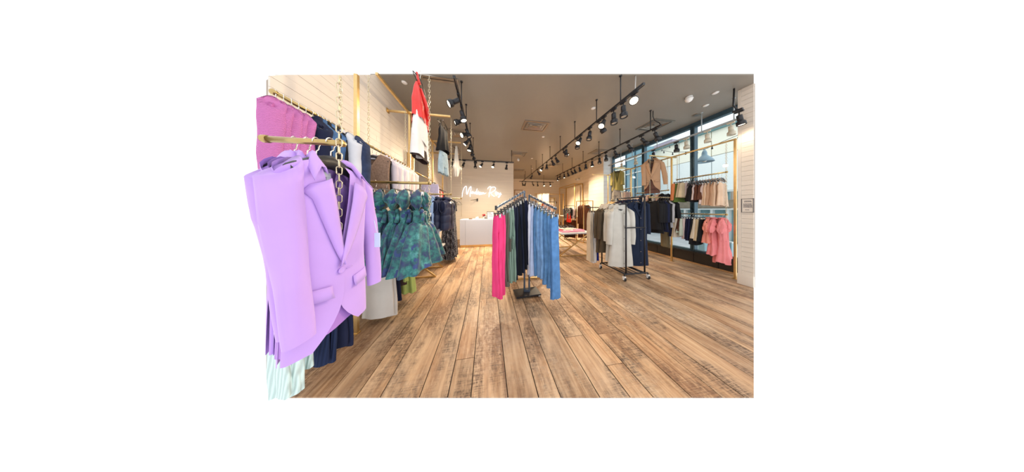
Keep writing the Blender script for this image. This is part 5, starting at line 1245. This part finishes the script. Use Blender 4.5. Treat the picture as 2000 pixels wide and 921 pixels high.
for i, (y, s) in enumerate(((9.2, .30), (8.35, .34))):
    t = empty('handbag', (5.2, y, .9675), R(80), label=('cream handbag at the far end of the gold frame shelf', 'cream handbag at the near end of the gold frame shelf')[i], cat='bag')
    part('body', MB().loft([[(s / 2 * math.copysign(abs(math.cos(a)) ** .5, math.cos(a)) * k_, .07 * k_ * math.sin(a), z) for a in [2 * PI * j / 20 for j in range(20)]] for z, k_ in ((0, .95), (.02, 1), (.2, .85), (.23, .7))]), CREAMF, t)
    part('strap', MB().tube([(s * .3 * math.cos(a), 0, .2 + .17 * math.sin(a)) for a in [PI * q / 10 for q in range(11)]], .012, 6), CREAMF, t)
t = empty('shelf_lamp', (5.2, 8.75, .9675), label='slim dark brown display stand between the handbags', cat='stand')
part('base', MB().lathe([(.06, 0), (.06, .015)], 14), M('brown_wood', (.2, .11, .06), .5), t); part('stem', MB().tube([(0, 0, .015), (0, 0, .5), (0, -.12, .5)], .014, 8), M('brown_wood', (.2, .11, .06), .5), t)
# fitting-room curtain, rail, mirror, wall boxes, framed picture
CURT = fab('ivory_curtain', (.80, .70, .58), .05)
t = empty('fitting_room_curtain', (3.68, 9.6, 0), label='ivory fitting room curtain gathered on its gold rail', cat='curtain')
def curtain(x0, x1, z0, z1, waves, amp):
    mb = MB(); n = 60; vs = []; m = 6
    for j in range(m + 1):
        z = z1 + (z0 - z1) * j / m
        for i in range(n + 1): q = i / n; vs.append((x0 + (x1 - x0) * q, amp * math.sin(q * waves * 2 * PI) * (.5 + .5 * j / m), z))
    mb.add(vs, [(j * (n + 1) + i, j * (n + 1) + i + 1, (j + 1) * (n + 1) + i + 1, (j + 1) * (n + 1) + i) for j in range(m) for i in range(n)], True); return mb
o = part('drape', curtain(-.45, -.12, .03, 2.42, 3, .06), CURT, t); o.modifiers.new('thickness', 'SOLIDIFY').thickness = .006
o = part('drape', curtain(-.06, .42, .03, 2.45, 4, .06), CURT, t); o.modifiers.new('thickness', 'SOLIDIFY').thickness = .006
mb = MB()
for i in range(8): mb.tube([(-.42 + i * .115, .028 * math.cos(a), 2.42 + .028 * math.sin(a)) for a in [2 * PI * k_ / 10 for k_ in range(10)]], .006, 5, closed=True)
part('ring', mb, GOLD, t)
railing((3.1, 9.6, 2.42), (5.2, 9.6, 2.42), 'gold curtain rail across the fitting room corner', 'curtain_rail', GOLD, .018)
r = empty('curtain_post', (5.15, 9.6, 0), label='pale gold post carrying the end of the curtain rail', cat='post'); part('shaft', MB().beam((0, 0, 0), (0, 0, 2.46), .06), GOLD, r); part('foot', MB().box((0, 0, .01), (.14, .14, .02)), GOLD, r)
r = empty('leaning_mirror', (4.55, 10.2, 1.2), label='gold framed standing mirror beside the ivory curtain', cat='mirror')
fr = MB()
for s in (-1, 1): fr.box((s * .27, 0, 0), (.04, .05, 2.0)).box((0, 0, s * 1.0), (.58, .05, .04))
part('frame', fr, GOLD, r); part('glass', MB().box((0, .0, 0), (.5, .02, 1.96)), MIRROR, r); part('foot', MB().box((0, .1, -1.1), (.4, .25, .2)), GOLD, r)
r = empty('electrical_panel', (5.25, 10.765, 1.22), label='pale electrical panel box on the far wall', cat='panel'); part('box', MB().box((0, 0, 0), (.30, .05, .42)), CREAMB, r); part('door', MB().box((0, -.03, 0), (.25, .012, .36)), CREAM, r); part('latch', MB().box((.09, -.04, 0), (.02, .012, .05)), STEEL, r)
r = empty('thermostat', (5.22, 10.78, 1.92), label='small brown thermostat above the electrical panel', cat='thermostat'); part('body', MB().box((0, 0, 0), (.09, .03, .12)), M('brown_wood', (.2, .11, .06), .5), r); part('dial', MB().lathe([(.03, 0), (.028, .012), (.001, .014)], 12, (0, -.015, .01), Matrix.Rotation(R(90), 3, 'X')), GOLD, r)
r = empty('storage_cabinet', (5.22, 10.6, 0), label='low dark cabinet under the electrical panel', cat='cabinet'); part('body', MB().box((0, 0, .2), (.45, .3, .4)), M('brown_wood', (.2, .11, .06), .5), r); part('door', MB().box((0, -.155, .2), (.42, .012, .36)), M('brown_wood', (.2, .11, .06), .5), r)
r = empty('framed_picture', (2.25, 10.765, 2.25), label='framed brown and tan picture on the far wall', cat='picture')
fr = MB()
for s in (-1, 1): fr.box((s * .3, 0, 0), (.05, .04, 1.1)).box((0, 0, s * .55), (.65, .04, .05))
part('frame', fr, M('tan_frame', (.40, .26, .14), .5), r); part('mount', MB().box((0, .008, 0), (.56, .012, 1.06)), CREAMB, r)
for x, z in ((-.12, .2), (.12, .2), (-.12, -.15), (.12, -.15)): part('print', MB().box((x, -.002, z), (.1, .01, .22)), M('orange_brown_print', (.42, .14, .04), .6), r)
# rail of clothes behind the trouser rack
r = empty('clothes_stand', (2.5, 7.0, 0), label='black clothes stand at the back with orange and beige tops', cat='clothes rack')
part('bar', MB().tube([(-.85, 0, 1.76), (.85, 0, 1.76)], .014, 8), BLACKM, r)
for s in (-1, 1): part('post', MB().tube([(s * .83, 0, 0), (s * .83, 0, 1.76)], .014, 8), BLACKM, r); part('foot', MB().beam((s * .83, -.25, .015), (s * .83, .25, .015), .03), BLACKM, r)
TERRA = fab('terracotta', (.50, .13, .06), .15); 
for i, (x, mt, d, kw) in enumerate(((1.90, TERRA, 'terracotta dress', dict(L=.9)), (2.0, BLUSH, 'blush dress', dict(L=1.2)), (2.75, TERRA, 'terracotta blouse', {}), (2.85, BLUSH, 'blush blouse', {}), (3.0, BLUSH, 'blush blouse', {}), (3.12, BLUSHK, 'blush knit top', {}))):
    kk = dict(L=.6, sl=.4); kk.update(kw)
    hang(top, (x, 7.0, 1.76), R(40), '%s, %s from the left on the black clothes stand' % (d, ORD[i]), 'black', None, mat=mt, name='blouse' if 'dress' not in d else 'dress', cat='blouse' if 'dress' not in d else 'dress', hw=.19, th=.035, out=.01, **kk)
r = empty('shelf_unit', (1.6, 6.6, 0), label='tan and black shelf unit glimpsed between the rack posts', cat='shelf unit')
for z, mt in ((.32, BLACK), (.62, BLACK), (.95, CREAMF)): part('shelf', MB().box((0, 0, z), (.5, .4, .03)), mt, r)
for s in (-1, 1): part('side', MB().box((s * .25, 0, .5), (.03, .4, 1.0)), BLACK, r)
for i, z in enumerate((.335, .635)): 
    t = empty('folded_top', (1.6, 6.55, z), label=('cream folded stack on the lower shelf between the rack posts', 'cream folded stack on the middle shelf between the rack posts')[i], cat='folded clothes'); part('layer', MB().box((0, 0, .05), (.36, .3, .1)), CREAMF, t)

# ------------------------------------------------------------------ outside the window
PAVE = M('grey_paving', (.58, .60, .64), .8, var=.2, vs=3)
mb = MB(); xs_ = [5.46 + i * .5 for i in range(14)]
pv = MB(); vs = []
for x in xs_: vs += [(x, .411 * x + .02, -.03), (x, 14, -.03)]
pv.add(vs, [(2 * i, 2 * i + 2, 2 * i + 3, 2 * i + 1) for i in range(len(xs_) - 1)]); pave = part('pavement', pv, M('paving_joint', (.16, .16, .17), .9), kind='structure')
rnd = random.Random(8)
for i in range(22):
    x0 = 5.47 + i * .2; n = 4; ys = .411 * (x0 + .2) + .03
    for j in range(n):
        a = ys + (13 - ys) * j / n; b = ys + (13 - ys) * (j + 1) / n
        ubox('paving_board', (x0 + .1, (a + b) / 2, -.02 + rnd.uniform(0, .003)), (.19, b - a - .01, .03), PAVE, pave)
FAC_SUN = M('cream_facade_sunlit_tone', (.97, .94, .82), .7); FAC_SHADE = M('pale_facade_shade_tone', (.88, .93, .94), .7); FACB = M('blue_glass_facade', (.16, .33, .42), .25, spec=.7); CORN = M('teal_cornice', (.12, .26, .28), .5); LAVF = M('lavender_render', (.46, .40, .50), .8); BRICK = M('brown_stone_band', (.30, .25, .19), .8, var=.25, vs=6); DKG = M('teal_shop_glass', (.20, .36, .40), .15, spec=.8); STONEF = M('pale_stone_pier', (.66, .70, .70), .7)
bd = empty('opposite_building', (10, 6.2, 0), label='cream panelled building across the street with a glazed ground floor', cat='building')
ys = [4.22, 5.2, 6.35, 7.5]
for a, b in zip(ys[:-1], ys[1:]):
    part('upper_panel', MB().box((.1, (a + b) / 2 - 6.2, 4.35), (.2, b - a - .03, 1.1)), FAC_SUN, bd)  # sunlight on the upper storey put into the panel colour
    part('middle_panel', MB().box((.1, (a + b) / 2 - 6.2, 3.0), (.18, b - a - .03, 1.56)), FAC_SHADE, bd)  # bluish shade lower down put into the panel colour
part('cornice', MB().box((.05, -.35, 4.93), (.4, 3.3, .07)), CORN, bd)
part('core', MB().box((.5, -.12, 2.45), (.7, 2.7, 4.9)), GAP, bd)
part('ledge', MB().box((.05, -.35, 2.17), (.3, 3.3, .08)), STONEF, bd)
part('stone_band', MB().box((.1, -.35, 1.62), (.2, 3.26, .34)), BRICK, bd)
part('ledge', MB().box((.05, -.35, 1.40), (.26, 3.3, .06)), STONEF, bd)
for i in range(8):
    y = 4.25 + i * .46; part('pier', MB().box((.02, y - 6.2, .7), (.16, .07, 1.4)), STONEF, bd); part('upper_window', MB().box((.14, y + .2 - 6.2, 1.96), (.06, .36, .34)), DKG, bd)
    part('shop_window', MB().box((.14, y + .23 - 6.2, .72), (.06, .40, 1.36)), DKG, bd)
b2 = empty('blue_tower', (9.4, 8.2, 0), label='blue glazed building seen past the dark window mullion', cat='building')
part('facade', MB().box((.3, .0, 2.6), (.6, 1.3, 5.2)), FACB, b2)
for i in range(5): part('floor_band', MB().box((-.02, 0, .9 + i * .95), (.06, 1.3, .07)), STONEF, b2)
for y in (-.64, 0, .64): part('mullion', MB().box((-.02, y, 2.6), (.06, .05, 5.2)), DARKFRAME, b2)
b3 = empty('lavender_building', (12.5, 9.6, 0), label='lavender rendered building behind the cream one', cat='building')
part('wall', MB().box((.5, 0, 3.1), (1, 2.6, 6.2)), LAVF, b3); part('parapet', MB().box((.45, 0, 6.25), (1.1, 2.7, .12)), FAC_SHADE, b3)
for i in range(3): part('window', MB().box((-.02, -.8 + .8 * i, 4.6), (.06, .4, .8)), DKG, b3)
b4 = empty('white_building', (9.6, 11.2, 0), label='white building at the far end of the street', cat='building')
part('wall', MB().box((.5, 0, 2.2), (1, 4.2, 4.4)), FAC_SUN, b4); part('cornice', MB().box((.45, 0, 4.45), (1.2, 4.3, .1)), CORN, b4)
for i in range(5): part('window', MB().box((-.02, -1.7 + .85 * i, 1.6), (.06, .5, 1.6)), DKG, b4)
# bollards by the window
for i, y in enumerate((3.05, 3.55)):
    t = empty('street_planter_post', (6.5, y, -.01), label=('nearer', 'farther')[i] + ' blue grey square post on the pavement', cat='bollard'); part('shaft', MB().box((0, 0, .25), (.14, .14, .5)), M('blue_grey_post', (.30, .45, .52), .6), t); part('cap', MB().box((0, 0, .51), (.16, .16, .03)), STONEF, t)
# barn lamp on its cable outside
LAMPB = M('blue_grey_enamel', (.25, .36, .45), .35)
lp = empty('street_lamp_shade', (6.2, 3.36, 2.76), label='blue grey barn lamp hanging from a cable outside the window', cat='lamp')
part('shade', MB().lathe([(.05, .27), (.055, .2), (.08, .17), (.13, .11), (.17, .05), (.185, 0), (.178, 0), (.16, .045), (.06, .16)], 24, cap=False), LAMPB, lp)
part('neck', MB().lathe([(.05, .2), (.052, .27), (.035, .33), (.012, .35)], 16), LAMPB, lp); part('hook', MB().tube([(0, .02 * math.cos(a), .37 + .02 * math.sin(a)) for a in [2 * PI * i / 10 for i in range(10)]], .006, 6, closed=True), LAMPB, lp)
part('bulb', MB().sphere((0, 0, .05), .05, 10, 8), LENS_OFF, lp)
sl = empty('string_light_cable', (6.2, 3.36, 3.13), label='dark cable with small bulbs strung above the barn lamp', cat='cable')
pts = [(-.86, -1.02, .44), (.1, -.55, .16), (0, 0, 0), (0, .3, .05), (0, .75, .20), (.3, 1.3, .5), (1.2, 1.9, .9), (3.75, 2.6, 1.72)]
sp_ = []
for a, b in zip(pts[:-1], pts[1:]):
    for k_ in range(4): sp_.append(Vector(a).lerp(Vector(b), k_ / 4))
part('wire', MB().tube(sp_, .006, 6), BLACK, sl)
for p in sp_[1::3]: part('bulb', MB().tube([p, p + Vector((0, 0, -.05))], .012, 6).sphere(p + Vector((0, 0, -.07)), .022, 8, 6), BLACK, sl)
